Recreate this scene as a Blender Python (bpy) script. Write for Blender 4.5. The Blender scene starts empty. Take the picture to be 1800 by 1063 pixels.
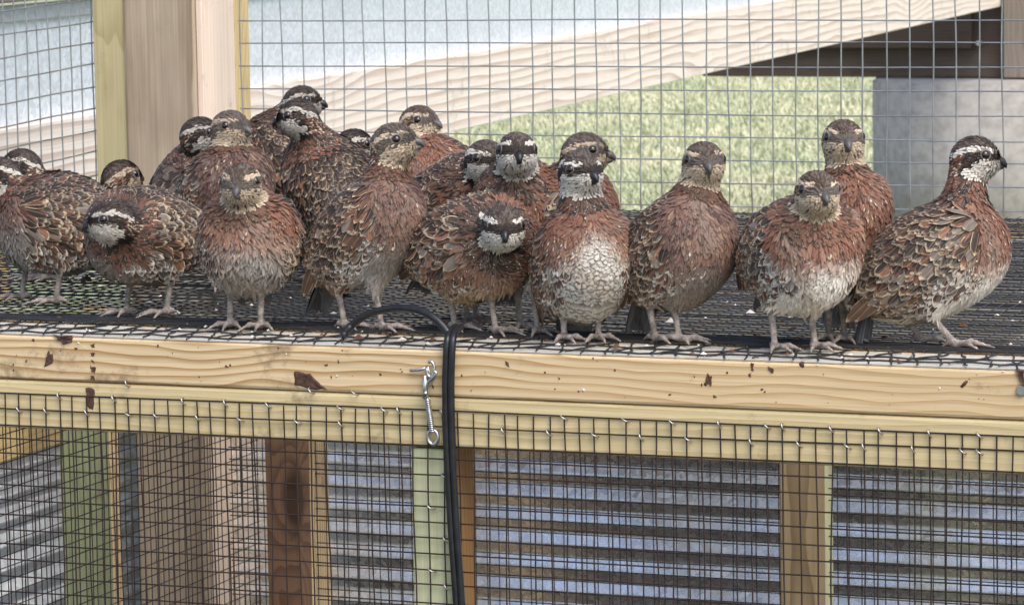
import bpy, bmesh, math, random
import numpy as np
from mathutils import Vector, Matrix

# ------------------------------------------------------------------ camera, sky, sun, exposure
SC = bpy.context.scene
COL = SC.collection
F_PX, PITCH, YAW, ROLL = 6224.60, 0.1190398, 0.3799056, -0.0172607
CAM = np.array([1.0160316, -2.5427972, 0.3653707])
_F = np.array([-math.sin(YAW) * math.cos(PITCH), math.cos(YAW) * math.cos(PITCH), -math.sin(PITCH)])
_R = np.cross(_F, [0, 0, 1]); _R /= np.linalg.norm(_R)
_U = np.cross(_R, _F)
CR = math.cos(ROLL) * _R + math.sin(ROLL) * _U
CU = -math.sin(ROLL) * _R + math.cos(ROLL) * _U
CF = _F

cam_data = bpy.data.cameras.new('camera')
cam = bpy.data.objects.new('camera', cam_data)
COL.objects.link(cam)
cam.matrix_world = Matrix(((CR[0], CU[0], -CF[0], CAM[0]), (CR[1], CU[1], -CF[1], CAM[1]),
                           (CR[2], CU[2], -CF[2], CAM[2]), (0, 0, 0, 1)))
cam_data.sensor_width = 36
cam_data.lens = F_PX / 1800 * 36
cam_data.clip_start = 0.05
cam_data.clip_end = 500
cam_data.dof.use_dof = True
cam_data.dof.focus_distance = 2.8
cam_data.dof.aperture_fstop = 50
SC.camera = cam

SUN_EL, SUN_AZ = math.radians(52), math.radians(-40)     # azimuth from +X, negative = towards the viewer's side
world = bpy.data.worlds.new('World')
SC.world = world
world.use_nodes = True
wn = world.node_tree
bg = wn.nodes['Background']
sky = wn.nodes.new('ShaderNodeTexSky')
sky.sky_type = 'NISHITA'
sky.sun_disc = False
sky.sun_elevation = SUN_EL
sky.sun_rotation = math.radians(90) - SUN_AZ
sky.air_density = 1.0
sky.dust_density = 3.2
sky.ozone_density = 1.0
wn.links.new(sky.outputs[0], bg.inputs[0])
bg.inputs[1].default_value = 0.15
sun_data = bpy.data.lights.new('sun', 'SUN')
sun = bpy.data.objects.new('sun', sun_data)
COL.objects.link(sun)
sd = Vector((math.cos(SUN_EL) * math.cos(SUN_AZ), math.cos(SUN_EL) * math.sin(SUN_AZ), math.sin(SUN_EL)))
sun.rotation_euler = sd.to_track_quat('Z', 'Y').to_euler()
sun.location = (3, -3, 6)
sun_data.energy = 1.05
sun_data.angle = math.radians(42)
sun_data.color = (1, .95, .88)
SC.view_settings.view_transform = 'Standard'
SC.view_settings.look = 'None'
SC.view_settings.gamma = 1
SC.view_settings.use_curve_mapping = False
SC.view_settings.exposure = 0.79
SC.cycles.max_bounces = 6
SC.cycles.diffuse_bounces = 4
SC.cycles.glossy_bounces = 3
SC.cycles.transparent_max_bounces = 16

RNG = np.random.default_rng(11)
random.seed(5)
EX, EY, EZ = np.eye(3)


def ray(px, py):
    return CF + CR * (px - 900) / F_PX + CU * (531.5 - py) / F_PX


def at(px, py, n, c):
    d = ray(px, py)
    return CAM + d * ((c - CAM @ n) / (d @ n))


def at_d(px, py, D):
    return CAM + ray(px, py) * D


def depth(Pt):
    return float((np.asarray(Pt) - CAM) @ CF)


# ------------------------------------------------------------------ object helpers
def link(o, parent=None):
    COL.objects.link(o)
    if parent is not None:
        o.parent = parent
    return o


def thing(name, label, cat, loc=(0, 0, 0), group=None):
    o = bpy.data.objects.new(name, None)
    o.empty_display_size = .02
    link(o)
    o.location = loc
    o['label'] = label
    o['category'] = cat
    if group:
        o['group'] = group
    return o


def arr_mesh(name, V, Q, mat=None, smooth=True, attrs=None, tris=None):
    me = bpy.data.meshes.new(name)
    V = np.ascontiguousarray(V, np.float32)
    Q = np.ascontiguousarray(Q, np.int32)
    me.vertices.add(len(V))
    me.vertices.foreach_set('co', V.ravel())
    k = Q.shape[1]
    me.loops.add(Q.size)
    me.loops.foreach_set('vertex_index', Q.ravel())
    me.polygons.add(len(Q))
    me.polygons.foreach_set('loop_start', np.arange(0, Q.size, k, dtype=np.int32))
    me.polygons.foreach_set('use_smooth', np.full(len(Q), smooth, dtype=bool))
    for an, data in (attrs or {}).items():
        a = me.attributes.new(an, 'FLOAT_COLOR', 'POINT')
        a.data.foreach_set('color', np.ascontiguousarray(data, np.float32).ravel())
    me.update(calc_edges=True)
    if mat:
        me.materials.append(mat)
    return me


def mesh_obj(name, me, parent=None, world_space=True):
    o = bpy.data.objects.new(name, me)
    link(o, parent)
    if parent is not None and world_space:
        o.matrix_parent_inverse = Matrix.Translation(parent.location).inverted()
    return o


def bm_obj(name, bm, mat, parent=None, smooth=False):
    me = bpy.data.meshes.new(name)
    bm.to_mesh(me)
    bm.free()
    me.materials.append(mat)
    if smooth:
        for p in me.polygons:
            p.use_smooth = True
    return mesh_obj(name, me, parent)


def board(name, p0, axes, size, mat, parent=None, bevel=.0015, wobble=0):
    """A board from its centre: axes = three orthogonal unit vectors (long axis first), size = lengths along them. Local X is the grain."""
    bm = bmesh.new()
    bmesh.ops.create_cube(bm, size=1)
    for v in bm.verts:
        v.co = Vector((v.co.x * size[0], v.co.y * size[1], v.co.z * size[2]))
    if bevel:
        bmesh.ops.bevel(bm, geom=bm.edges[:], offset=bevel, segments=2, affect='EDGES', profile=.5)
    me = bpy.data.meshes.new(name)
    bm.to_mesh(me)
    bm.free()
    me.materials.append(mat)
    o = bpy.data.objects.new(name, me)
    link(o, parent)
    a = [Vector(x).normalized() for x in axes]
    M = Matrix(((a[0].x, a[1].x, a[2].x, p0[0]), (a[0].y, a[1].y, a[2].y, p0[1]), (a[0].z, a[1].z, a[2].z, p0[2]), (0, 0, 0, 1)))
    if parent is not None:
        o.matrix_parent_inverse = Matrix.Translation(parent.location).inverted()
    o.matrix_basis = M
    return o


def box(name, x0, x1, y0, y1, z0, z1, mat, parent=None, grain='z', bevel=.0015):
    c = ((x0 + x1) / 2, (y0 + y1) / 2, (z0 + z1) / 2)
    sx, sy, sz = x1 - x0, y1 - y0, z1 - z0
    if grain == 'z':
        return board(name, c, (EZ, EX, EY), (sz, sx, sy), mat, parent, bevel)
    if grain == 'x':
        return board(name, c, (EX, EY, EZ), (sx, sy, sz), mat, parent, bevel)
    return board(name, c, (EY, EZ, EX), (sy, sz, sx), mat, parent, bevel)


def tube_arrays(paths, r, ns=5):
    """Tubes along polylines (list of (n,3) arrays); r a number or a list of per-point radii."""
    VV, QQ, base = [], [], 0
    for pi, pth in enumerate(paths):
        pth = np.asarray(pth, float)
        n = len(pth)
        rr = np.full(n, r) if np.isscalar(r) else np.asarray(r[pi], float)
        t = np.gradient(pth, axis=0)
        t /= np.linalg.norm(t, axis=1)[:, None] + 1e-12
        ref = np.array([0, 0, 1.]) if abs(t[:, 2]).mean() < .8 else np.array([0, 1., 0])
        a = np.cross(t, ref); a /= np.linalg.norm(a, axis=1)[:, None] + 1e-9
        for i in range(1, n):
            if a[i] @ a[i - 1] < 0:
                a[i] = -a[i]
        b = np.cross(t, a)
        th = np.arange(ns) * 2 * math.pi / ns
        ring = pth[:, None] + rr[:, None, None] * (a[:, None] * np.cos(th)[None, :, None] + b[:, None] * np.sin(th)[None, :, None])
        VV.append(ring.reshape(-1, 3))
        i = np.arange(n - 1)[:, None] * ns
        j = np.arange(ns)[None]
        k = (j + 1) % ns
        q = np.stack([i + j, i + k, i + ns + k, i + ns + j], -1).reshape(-1, 4) + base
        QQ.append(q)
        # caps: triangles written as quads through a repeated pole are avoided by a centre vertex pair
        c0, c1 = base + n * ns, base + n * ns + 1
        VV.append(np.array([pth[0] - t[0] * rr[0] * .5, pth[-1] + t[-1] * rr[-1] * .5]))
        if ns % 2 == 0:
            e = np.arange(0, ns, 2)
            QQ.append(np.stack([np.full(len(e), c0), base + (e + 2) % ns, base + e + 1, base + e], -1))
            o = base + (n - 1) * ns
            QQ.append(np.stack([np.full(len(e), c1), o + e, o + e + 1, o + (e + 2) % ns], -1))
        base += n * ns + 2
    return np.concatenate(VV), np.concatenate(QQ)


def tubes(name, paths, r, mat, parent=None, ns=6):
    V, Q = tube_arrays(paths, r, ns)
    return mesh_obj(name, arr_mesh(name, V, Q, mat), parent)


# ------------------------------------------------------------------ materials
def new_mat(name):
    m = bpy.data.materials.new(name)
    m.use_nodes = True
    nt = m.node_tree
    return m, nt, nt.nodes['Principled BSDF']


class NT:
    def __init__(s, nt):
        s.nt = nt

    def n(s, t, **kw):
        nd = s.nt.nodes.new(t)
        for k, v in kw.items():
            setattr(nd, k, v)
        return nd

    def set(s, sock, v):
        if isinstance(v, bpy.types.NodeSocket):
            s.nt.links.new(v, sock)
        elif v is not None:
            sock.default_value = v

    def math(s, op, a, b=None, c=None, clamp=False):
        nd = s.n('ShaderNodeMath', operation=op, use_clamp=clamp)
        for i, v in enumerate((a, b, c)):
            s.set(nd.inputs[i], v)
        return nd.outputs[0]

    def mix(s, f, a, b, mode='MIX'):
        nd = s.n('ShaderNodeMix', data_type='RGBA', blend_type=mode)
        s.set(nd.inputs[0], f)
        s.set(nd.inputs[6], a if isinstance(a, bpy.types.NodeSocket) else (*a, 1)[:4])
        s.set(nd.inputs[7], b if isinstance(b, bpy.types.NodeSocket) else (*b, 1)[:4])
        return nd.outputs[2]

    def noise(s, vec, scale, detail=4, rough=.55, dist=0):
        nd = s.n('ShaderNodeTexNoise')
        s.set(nd.inputs['Vector'], vec)
        s.set(nd.inputs['Scale'], scale)
        nd.inputs['Detail'].default_value = detail
        nd.inputs['Roughness'].default_value = rough
        nd.inputs['Distortion'].default_value = dist
        return nd.outputs[0]

    def ramp(s, f, stops):
        nd = s.n('ShaderNodeValToRGB')
        s.set(nd.inputs[0], f)
        e = nd.color_ramp.elements
        while len(e) < len(stops):
            e.new(.5)
        for el, (p, c) in zip(e, stops):
            el.position = p
            el.color = (*c, 1)[:4] if not np.isscalar(c) else (c, c, c, 1)
        return nd.outputs[0]

    def sstep(s, v, a, b):
        if np.isscalar(a) and np.isscalar(b) and a > b:
            return s.math('SUBTRACT', 1.0, s.sstep(v, b, a))
        nd = s.n('ShaderNodeMapRange', interpolation_type='SMOOTHSTEP')
        s.set(nd.inputs[0], v)
        s.set(nd.inputs[1], a); s.set(nd.inputs[2], b)
        return nd.outputs[0]

    def mapping(s, vec, scale=(1, 1, 1), loc=(0, 0, 0)):
        nd = s.n('ShaderNodeMapping')
        s.set(nd.inputs[0], vec)
        nd.inputs['Scale'].default_value = scale
        s.set(nd.inputs['Location'], loc)
        return nd.outputs[0]

    def bump(s, h, strength, dist, bsdf):
        nd = s.n('ShaderNodeBump')
        s.set(nd.inputs['Height'], h)
        nd.inputs['Strength'].default_value = strength
        nd.inputs['Distance'].default_value = dist
        s.nt.links.new(nd.outputs[0], bsdf.inputs['Normal'])


def wood(name, light, dark, tint=None, ring=230., pith=(.05, -.16), wander=.012, knots=.0, grain=.35, rough=.7, dirt=(.08, .05, .035), dirt_amt=.25, tone=.25, kscale=(3.2, 7, 7), wf=1.0):
    """Sawn softwood: growth rings about a pith line along local X, streaky fibres, knots and grime."""
    m, nt, b = new_mat(name)
    g = NT(nt)
    tc = g.n('ShaderNodeTexCoord').outputs['Object']
    oi = g.n('ShaderNodeObjectInfo')
    off = g.n('ShaderNodeCombineXYZ')
    g.set(off.inputs[0], g.math('MULTIPLY', oi.outputs['Random'], 37.0))
    add = g.n('ShaderNodeVectorMath', operation='ADD')
    g.set(add.inputs[0], tc); g.set(add.inputs[1], off.outputs[0])
    co = add.outputs[0]
    sep = g.n('ShaderNodeSeparateXYZ'); g.set(sep.inputs[0], co)
    n1 = g.noise(g.mapping(co, (3.0 * wf, 10, 10)), 1.0, 3, .5)
    n2 = g.noise(g.mapping(co, (9.0 * wf, 30, 30)), 1.0, 2, .5)
    wob = g.math('ADD', g.math('MULTIPLY', g.math('SUBTRACT', n1, .5), wander * 4), g.math('MULTIPLY', g.math('SUBTRACT', n2, .5), wander))
    dy = g.math('SUBTRACT', sep.outputs[1], pith[0])
    dz = g.math('SUBTRACT', sep.outputs[2], pith[1])
    rad = g.math('SQRT', g.math('ADD', g.math('MULTIPLY', dy, dy), g.math('MULTIPLY', dz, dz)))
    rad = g.math('ADD', rad, wob)
    if knots:
        vo = g.n('ShaderNodeTexVoronoi'); vo.voronoi_dimensions = '3D'
        g.set(vo.inputs['Vector'], g.mapping(co, kscale)); vo.inputs['Scale'].default_value = 1
        kn = g.sstep(vo.outputs['Distance'], .42, .0)
        rad = g.math('ADD', rad, g.math('MULTIPLY', kn, knots * .035))
    saw = g.math('FRACT', g.math('MULTIPLY', rad, ring))
    late = g.ramp(saw, [(0, 0.0), (.45, .12), (.82, .85), (.93, 1.0), (1.0, 0.0)])
    fib = g.noise(g.mapping(co, (6, 420, 420)), 1.0, 4, .6)
    blot = g.noise(g.mapping(co, (2.2, 9, 9)), 1.0, 4, .6)
    c = g.mix(g.math('MULTIPLY', late, grain, clamp=True), light, dark)
    c = g.mix(1.0, c, g.ramp(fib, [(.3, 1 - tone * .6), (.7, 1 + tone * .3)]), 'MULTIPLY')
    c = g.mix(g.math('MULTIPLY', g.sstep(blot, .45, .75), .55), c, tint or dark)
    if knots:
        c = g.mix(g.math('MULTIPLY', g.sstep(vo.outputs['Distance'], .16, .08), .8), c, tuple(x * .35 for x in dark))
    gr = g.noise(co, 28, 6, .7)
    gr2 = g.noise(co, 5, 3, .6)
    dm = g.math('MULTIPLY', g.sstep(g.math('ADD', gr, g.math('MULTIPLY', gr2, .5)), .82, 1.0), dirt_amt)
    c = g.mix(dm, c, dirt)
    g.set(b.inputs['Base Color'], c)
    b.inputs['Roughness'].default_value = rough
    b.inputs['Specular IOR Level'].default_value = .3
    g.bump(g.math('ADD', g.math('MULTIPLY', late, .5), fib), .35, .0008, b)
    return m


M = {}
M['pine'] = wood('pine_sawn', (.74, .58, .36), (.42, .25, .10), (.67, .50, .28), ring=165, pith=(.03, -.11), wander=.010, knots=0, grain=1.0, dirt_amt=.7, dirt=(.22, .15, .09))
M['pine_green'] = wood('pine_greenish', (.68, .56, .32), (.46, .35, .17), (.58, .49, .28), ring=150, pith=(.04, -.1), wander=.006, grain=.6, dirt_amt=.5)
M['treated'] = wood('pressure_treated', (.33, .36, .21), (.20, .22, .12), (.25, .29, .16), ring=190, pith=(.05, -.08), grain=.5, dirt_amt=.6)
M['treated_pale'] = wood('pressure_treated_pale', (.58, .585, .37), (.42, .45, .25), (.54, .56, .34), ring=150, pith=(.05, -.12), grain=.45)
M['yellow'] = wood('pine_yellow', (.72, .56, .29), (.52, .37, .16), (.67, .51, .27), ring=140, pith=(.06, -.09), grain=.55, knots=.6)
M['straw'] = wood('pine_straw', (.54, .47, .27), (.38, .32, .16), (.46, .40, .23), ring=150, pith=(.01, -.2), grain=.7)
M['weathered'] = wood('post_weathered', (.50, .405, .30), (.26, .19, .13), (.46, .375, .285), ring=150, pith=(.0, -.30), wander=.004, grain=.9, tone=.4, dirt_amt=.1)
M['post_lit'] = wood('post_lit_face', (.86, .71, .58), (.76, .58, .44), (.84, .68, .57), ring=110, pith=(.03, -.3), wander=.004, grain=.4)  # lit right face of the corner post, its brightness put into the colour
M['stained'] = wood('stud_rust_stained', (.24, .14, .085), (.10, .05, .03), (.17, .09, .055), ring=150, pith=(.02, -.06), knots=1, grain=.7, dirt_amt=.6)
M['brown'] = wood('stud_brown', (.35, .265, .15), (.19, .13, .07), (.30, .23, .135), ring=210, pith=(.004, -.05), wander=.004, grain=1.0)
M['orange'] = wood('stud_orange', (.42, .23, .085), (.27, .13, .045), (.37, .21, .085), ring=150, pith=(.02, -.1), knots=1, grain=.6)
M['brace'] = wood('sill_new_pine', (.86, .78, .70), (.52, .38, .29), (.82, .73, .65), ring=52, pith=(.04, -.085), wander=.012, knots=2.2, grain=.8, tone=.3, wf=.42, kscale=(1.15, 2.2, 2.2))
M['creosote'] = wood('crossbeam_dark', (.075, .052, .040), (.032, .022, .017), (.10, .08, .065), ring=120, grain=.6, dirt_amt=.5)
M['greyed'] = wood('rail_greyed', (.40, .37, .31), (.28, .25, .20), (.35, .32, .27), ring=140, grain=.5)
M['top_lit_pale'] = wood('rail_top_lit_pale', (.58, .55, .48), (.42, .38, .32), (.52, .49, .43), ring=90, grain=.3, dirt_amt=.3)  # pale rail top: bleached wood and the light on it in one colour
M['greywood'] = wood('post_grey', (.25, .21, .18), (.15, .12, .1), (.2, .17, .15), ring=100, grain=.6)


def simple(name, col, rough=.5, metal=0, var=.25, scale=60, spec=.5, bump=0, col2=None):
    m, nt, b = new_mat(name)
    g = NT(nt)
    tc = g.n('ShaderNodeTexCoord').outputs['Object']
    nz = g.noise(tc, scale, 5, .65)
    c2 = col2 or tuple(x * (1 - var) for x in col)
    c = g.mix(g.sstep(nz, .35, .7), col, c2)
    g.set(b.inputs['Base Color'], c)
    b.inputs['Roughness'].default_value = rough
    b.inputs['Metallic'].default_value = metal
    b.inputs['Specular IOR Level'].default_value = spec
    if bump:
        g.bump(nz, bump, .001, b)
    return m


M['wire_brown'] = simple('wire_rust_coated', (.034, .018, .014), .55, 0, .4, 90, col2=(.018, .012, .011))
M['wire_zinc'] = simple('wire_galvanised', (.42, .44, .46), .42, .75, .3, 40)
M['wire_black'] = simple('wire_black_vinyl', (.012, .012, .014), .4, 0, .3, 80)
M['floor_black'] = simple('floor_black_vinyl', (.018, .0185, .021), .4, 0, .3, 120, col2=(.034, .032, .03))
M['cable'] = simple('cable_black_rubber', (.009, .0095, .012), .38, 0, .2, 150, spec=.5, col2=(.02, .02, .024))
M['zinc'] = simple('zinc_plated', (.62, .63, .64), .3, .9, .25, 200)
M['staple'] = simple('staple_steel', (.55, .53, .50), .4, .8, .2, 200)
M['dung'] = simple('dried_droppings', (.13, .06, .035), .9, 0, .5, 300, col2=(.05, .025, .018))
M['dung_white'] = simple('white_droppings', (.72, .69, .64), .9, 0, .2, 300)
M['bark'] = simple('dark_bark', (.055, .028, .02), .9, 0, .5, 160, bump=.6, col2=(.12, .06, .045))
M['concrete'] = simple('concrete', (.36, .34, .315), .9, 0, .3, 26, bump=.2)


def galvanised(name, col, rough, metal, spot=.5):
    m, nt, b = new_mat(name)
    g = NT(nt)
    tc = g.n('ShaderNodeTexCoord').outputs['Object']
    vo = g.n('ShaderNodeTexVoronoi'); g.set(vo.inputs['Vector'], tc); vo.inputs['Scale'].default_value = 160
    sp = g.n('ShaderNodeSeparateColor'); g.set(sp.inputs[0], vo.outputs['Color'])
    n1 = g.noise(tc, 3, 5, .6)
    n2 = g.noise(tc, 45, 5, .7)
    c = g.mix(1.0, col, g.ramp(sp.outputs[0], [(0, .86), (1, 1.1)]), 'MULTIPLY')
    c = g.mix(g.math('MULTIPLY', g.sstep(n1, .5, .75), .25), c, tuple(x * .8 for x in col))
    c = g.mix(g.math('MULTIPLY', g.sstep(n2, .64, .74), spot), c, (.16, .15, .14))
    g.set(b.inputs['Base Color'], c)
    b.inputs['Metallic'].default_value = metal
    g.set(b.inputs['Roughness'], g.ramp(sp.outputs[1], [(0, rough - .06), (1, rough + .1)]))
    return m


M['sheet'] = galvanised('galvanised_siding', (.72, .77, .82), .55, .35, .35)
M['corrugated'] = galvanised('galvanised_corrugated', (.96, .98, 1.0), .24, .92, .4)
M['corrugated_dimmed'] = galvanised('galvanised_corrugated_dimmed', (.62, .68, .74), .42, .95, .5)  # darker copy for the side sheet: too much sun countered in the colour
M['flash'] = galvanised('galvanised_flashing', (.45, .48, .51), .5, .5)


def plumage_mat():
    m, nt, b = new_mat('plumage')
    g = NT(nt)
    A = g.n('ShaderNodeAttribute', attribute_name='ca')
    B = g.n('ShaderNodeAttribute', attribute_name='cb')
    Cc = g.n('ShaderNodeAttribute', attribute_name='uvf')
    sp = g.n('ShaderNodeSeparateColor'); g.set(sp.inputs[0], Cc.outputs['Color'])
    u, v, r = sp.outputs[0], sp.outputs[1], sp.outputs[2]
    blot = Cc.outputs['Alpha']
    au = g.math('ABSOLUTE', g.math('SUBTRACT', g.math('MULTIPLY', u, 2.0), 1.0))
    cv = g.n('ShaderNodeCombineXYZ')
    g.set(cv.inputs[0], g.math('MULTIPLY', u, 13.0)); g.set(cv.inputs[1], g.math('MULTIPLY', v, 2.2)); g.set(cv.inputs[2], g.math('MULTIPLY', r, 91.0))
    barb = g.noise(cv.outputs[0], 1.0, 3, .6)
    cv2 = g.n('ShaderNodeCombineXYZ')
    g.set(cv2.inputs[0], g.math('MULTIPLY', u, 3.0)); g.set(cv2.inputs[1], g.math('MULTIPLY', v, 4.0)); g.set(cv2.inputs[2], g.math('MULTIPLY', r, 57.0))
    mot = g.noise(cv2.outputs[0], 1.0, 3, .6)
    e = g.math('MAXIMUM', au, g.math('POWER', v, 1.3))
    e = g.math('ADD', e, g.math('MULTIPLY', g.math('SUBTRACT', barb, .5), .22))
    ew0 = B.outputs['Alpha']
    tip = g.math('GREATER_THAN', ew0, 1.0)
    ew = g.math('SUBTRACT', ew0, tip)
    e_tip = g.math('SUBTRACT', g.math('ADD', v, .02), g.math('MULTIPLY', au, .18))
    e_tip = g.math('ADD', e_tip, g.math('MULTIPLY', g.math('SUBTRACT', barb, .5), .12))
    mx = g.n('ShaderNodeMix', data_type='FLOAT')
    g.set(mx.inputs[0], tip); g.set(mx.inputs[2], e); g.set(mx.inputs[3], e_tip)
    e = mx.outputs[0]
    lo = g.math('SUBTRACT', 1.0, g.math('MULTIPLY', ew, 1.25))
    hi = g.math('ADD', lo, .12)
    edge = g.math('MULTIPLY', g.sstep(e, lo, hi), g.math('GREATER_THAN', ew, .01))
    c = g.mix(edge, A.outputs['Color'], B.outputs['Color'])
    # chevron bars
    ph = g.math('ADD', g.math('MULTIPLY', v, 1.9), g.math('MULTIPLY', au, -.40))
    ph = g.math('ADD', ph, g.math('MULTIPLY', g.math('SUBTRACT', mot, .5), .5))
    s = g.math('SINE', g.math('MULTIPLY', ph, 6.2832))
    bars = g.math('MULTIPLY', g.sstep(s, .45, .8), A.outputs['Alpha'])
    # dark blotch towards the tip
    d = g.math('SUBTRACT', v, .58)
    d2 = g.math('MULTIPLY', g.math('SUBTRACT', u, .42), 1.1)
    dist = g.math('SQRT', g.math('ADD', g.math('MULTIPLY', d, d), g.math('MULTIPLY', d2, d2)))
    dist = g.math('ADD', dist, g.math('MULTIPLY', g.math('SUBTRACT', mot, .5), .35))
    bl = g.math('MULTIPLY', g.sstep(dist, .44, .28), blot)
    c = g.mix(bars, c, (.060, .046, .038))
    c = g.mix(bl, c, (.026, .018, .015))
    c = g.mix(1.0, c, g.ramp(barb, [(.25, .62), (.75, 1.3)]), 'MULTIPLY')
    # pale shaft
    c = g.mix(g.math('MULTIPLY', g.sstep(au, .10, .03), .22), c, B.outputs['Color'])
    g.set(b.inputs['Base Color'], c)
    b.inputs['Roughness'].default_value = .62
    b.inputs['Specular IOR Level'].default_value = .28
    g.bump(barb, .4, .0005, b)
    # barbs part at the tip and edges, so a feather has no cut outline
    cv3 = g.n('ShaderNodeCombineXYZ')
    g.set(cv3.inputs[0], g.math('MULTIPLY', u, 16.0)); g.set(cv3.inputs[1], g.math('MULTIPLY', v, 1.2)); g.set(cv3.inputs[2], g.math('MULTIPLY', r, 33.0))
    fr_ = g.noise(cv3.outputs[0], 1.0, 2, .5)
    q = g.math('ADD', g.math('ADD', v, g.math('MULTIPLY', g.math('MULTIPLY', au, au), .22)), g.math('MULTIPLY', g.math('SUBTRACT', fr_, .5), .75))
    g.set(b.inputs['Alpha'], g.sstep(q, 1.14, 1.0))
    return m


def skin_mat():
    m, nt, b = new_mat('bird_skin_and_down')
    g = NT(nt)
    A = g.n('ShaderNodeAttribute', attribute_name='ca')
    tc = g.n('ShaderNodeTexCoord').outputs['Object']
    nz = g.noise(tc, 420, 4, .6)
    vo = g.n('ShaderNodeTexVoronoi'); g.set(vo.inputs['Vector'], tc); vo.inputs['Scale'].default_value = 480
    c = g.mix(1.0, A.outputs['Color'], g.ramp(nz, [(.3, .6), (.7, 1.25)]), 'MULTIPLY')
    g.set(b.inputs['Base Color'], c)
    b.inputs['Roughness'].default_value = .7
    b.inputs['Specular IOR Level'].default_value = .3
    g.bump(vo.outputs['Distance'], .5, .0008, b)
    return m


M['plumage'] = plumage_mat()
M['skin'] = skin_mat()
M['eye'] = simple('eye_dark', (.012, .007, .005), .06, 0, .2, 40, spec=.8)
M['eyelid'] = simple('eyelid_grey', (.16, .135, .125), .6, 0, .3, 500)
M['beak_black'] = simple('beak_black', (.018, .017, .018), .35, 0, .3, 200)
M['beak_grey'] = simple('beak_horn_grey', (.10, .09, .085), .4, 0, .35, 200)


def grass_mat():
    m, nt, b = new_mat('lawn_grass')
    g = NT(nt)
    A = g.n('ShaderNodeAttribute', attribute_name='ca')
    g.set(b.inputs['Base Color'], A.outputs['Color'])
    b.inputs['Roughness'].default_value = .6
    b.inputs['Specular IOR Level'].default_value = .2
    return m


def ground_mat():
    m, nt, b = new_mat('ground_turf')
    g = NT(nt)
    tc = g.n('ShaderNodeTexCoord').outputs['Object']
    n1 = g.noise(tc, 2.2, 6, .65)
    n2 = g.noise(tc, 38, 5, .7)
    c = g.mix(g.sstep(n1, .35, .7), (.36, .42, .24), (.54, .52, .34))
    c = g.mix(g.sstep(n2, .4, .75), c, (.10, .12, .045))
    g.set(b.inputs['Base Color'], c)
    b.inputs['Roughness'].default_value = .9
    g.bump(n2, .8, .02, b)
    return m


M['grass'] = grass_mat()
M['ground'] = ground_mat()
M['dark_sheet'] = simple('sheet_dark_brown', (.030, .022, .017), .95, 0, .5, 14, bump=.5)  # dark colour of the added sheet that the corrugations reflect

# ------------------------------------------------------------------ ground and lawn
GZ = -0.95
N = 24
bm = bmesh.new()
bmesh.ops.create_grid(bm, x_segments=N, y_segments=N, size=140)
for v in bm.verts:
    v.co.z = GZ
ground = bm_obj('ground', bm, M['ground'])
ground['kind'] = 'structure'

bm = bmesh.new()
bmesh.ops.create_grid(bm, x_segments=40, y_segments=40, size=1)
for v in bm.verts:
    v.co = (v.co.x * 4.5 - .2, v.co.y * 4.5 - 2.0, GZ + .004)
dark_sheet = bm_obj('dark_reflect_sheet', bm, M['dark_sheet'])  # unseen dark sheet added so the corrugations reflect dark bands
dark_sheet['kind'] = 'structure'

# lawn: blades over the strip of turf that shows under the shed sill
n_bl = 90000
cx0, cx1, cy0, cy1 = -12.5, -2.0, 8.2, 23.5
t = RNG.random(n_bl)
D = 11.8 + (24 - 11.8) * t ** 1.2
px = RNG.uniform(740, 1600, n_bl)
py_dir = CF[None] + CR[None] * ((px - 900) / F_PX)[:, None]
XY = CAM[:2] + py_dir[:, :2] * D[:, None]
h = RNG.uniform(.010, .032, n_bl)
wd = RNG.uniform(.003, .007, n_bl)
az = RNG.uniform(0, 2 * math.pi, n_bl)
ln = RNG.uniform(.1, 1.0, n_bl)
base = np.c_[XY, np.full(n_bl, GZ)]
side = np.c_[np.cos(az + 1.57), np.sin(az + 1.57), np.zeros(n_bl)] * wd[:, None]
tip = base + np.c_[np.cos(az) * h * ln, np.sin(az) * h * ln, h]
V = np.stack([base - side, base + side, tip + side * .25, tip - side * .25], 1).reshape(-1, 3)
Q = np.arange(n_bl * 4).reshape(-1, 4)
patch = .5 + .25 * np.sin(XY[:, 0] * 5.1 + 1.3 * np.sin(XY[:, 1] * 2.3)) + .25 * np.sin(XY[:, 1] * 3.7 + 2 * np.sin(XY[:, 0] * 3.1))
mixv = np.clip(patch * .5 + RNG.random(n_bl) * .7 - .1, 0, 1)[:, None]
gc = (1 - mixv) * np.array([.42, .48, .30]) + mixv * np.array([.70, .66, .46])
gc *= RNG.uniform(.85, 1.18, n_bl)[:, None]
ca = np.repeat(np.c_[gc, np.ones(n_bl)], 4, axis=0)
lawn = mesh_obj('grass', arr_mesh('grass', V, Q, M['grass'], True, {'ca': ca}))
lawn['kind'] = 'stuff'
lawn['label'] = 'short sunlit green and straw coloured lawn seen through the back wire'

# ------------------------------------------------------------------ shed behind: siding, sill, crossbeam, post; concrete pier
wall_dir = np.array([math.cos(math.radians(94.0)), math.sin(math.radians(94.0)), 0])
wall_nrm = np.array([wall_dir[1], -wall_dir[0], 0])
W0 = np.array([-1.5, 3.79, 0.0])


def on_wall(px, py):
    return at(px, py, wall_nrm, float(W0 @ wall_nrm))


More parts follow.
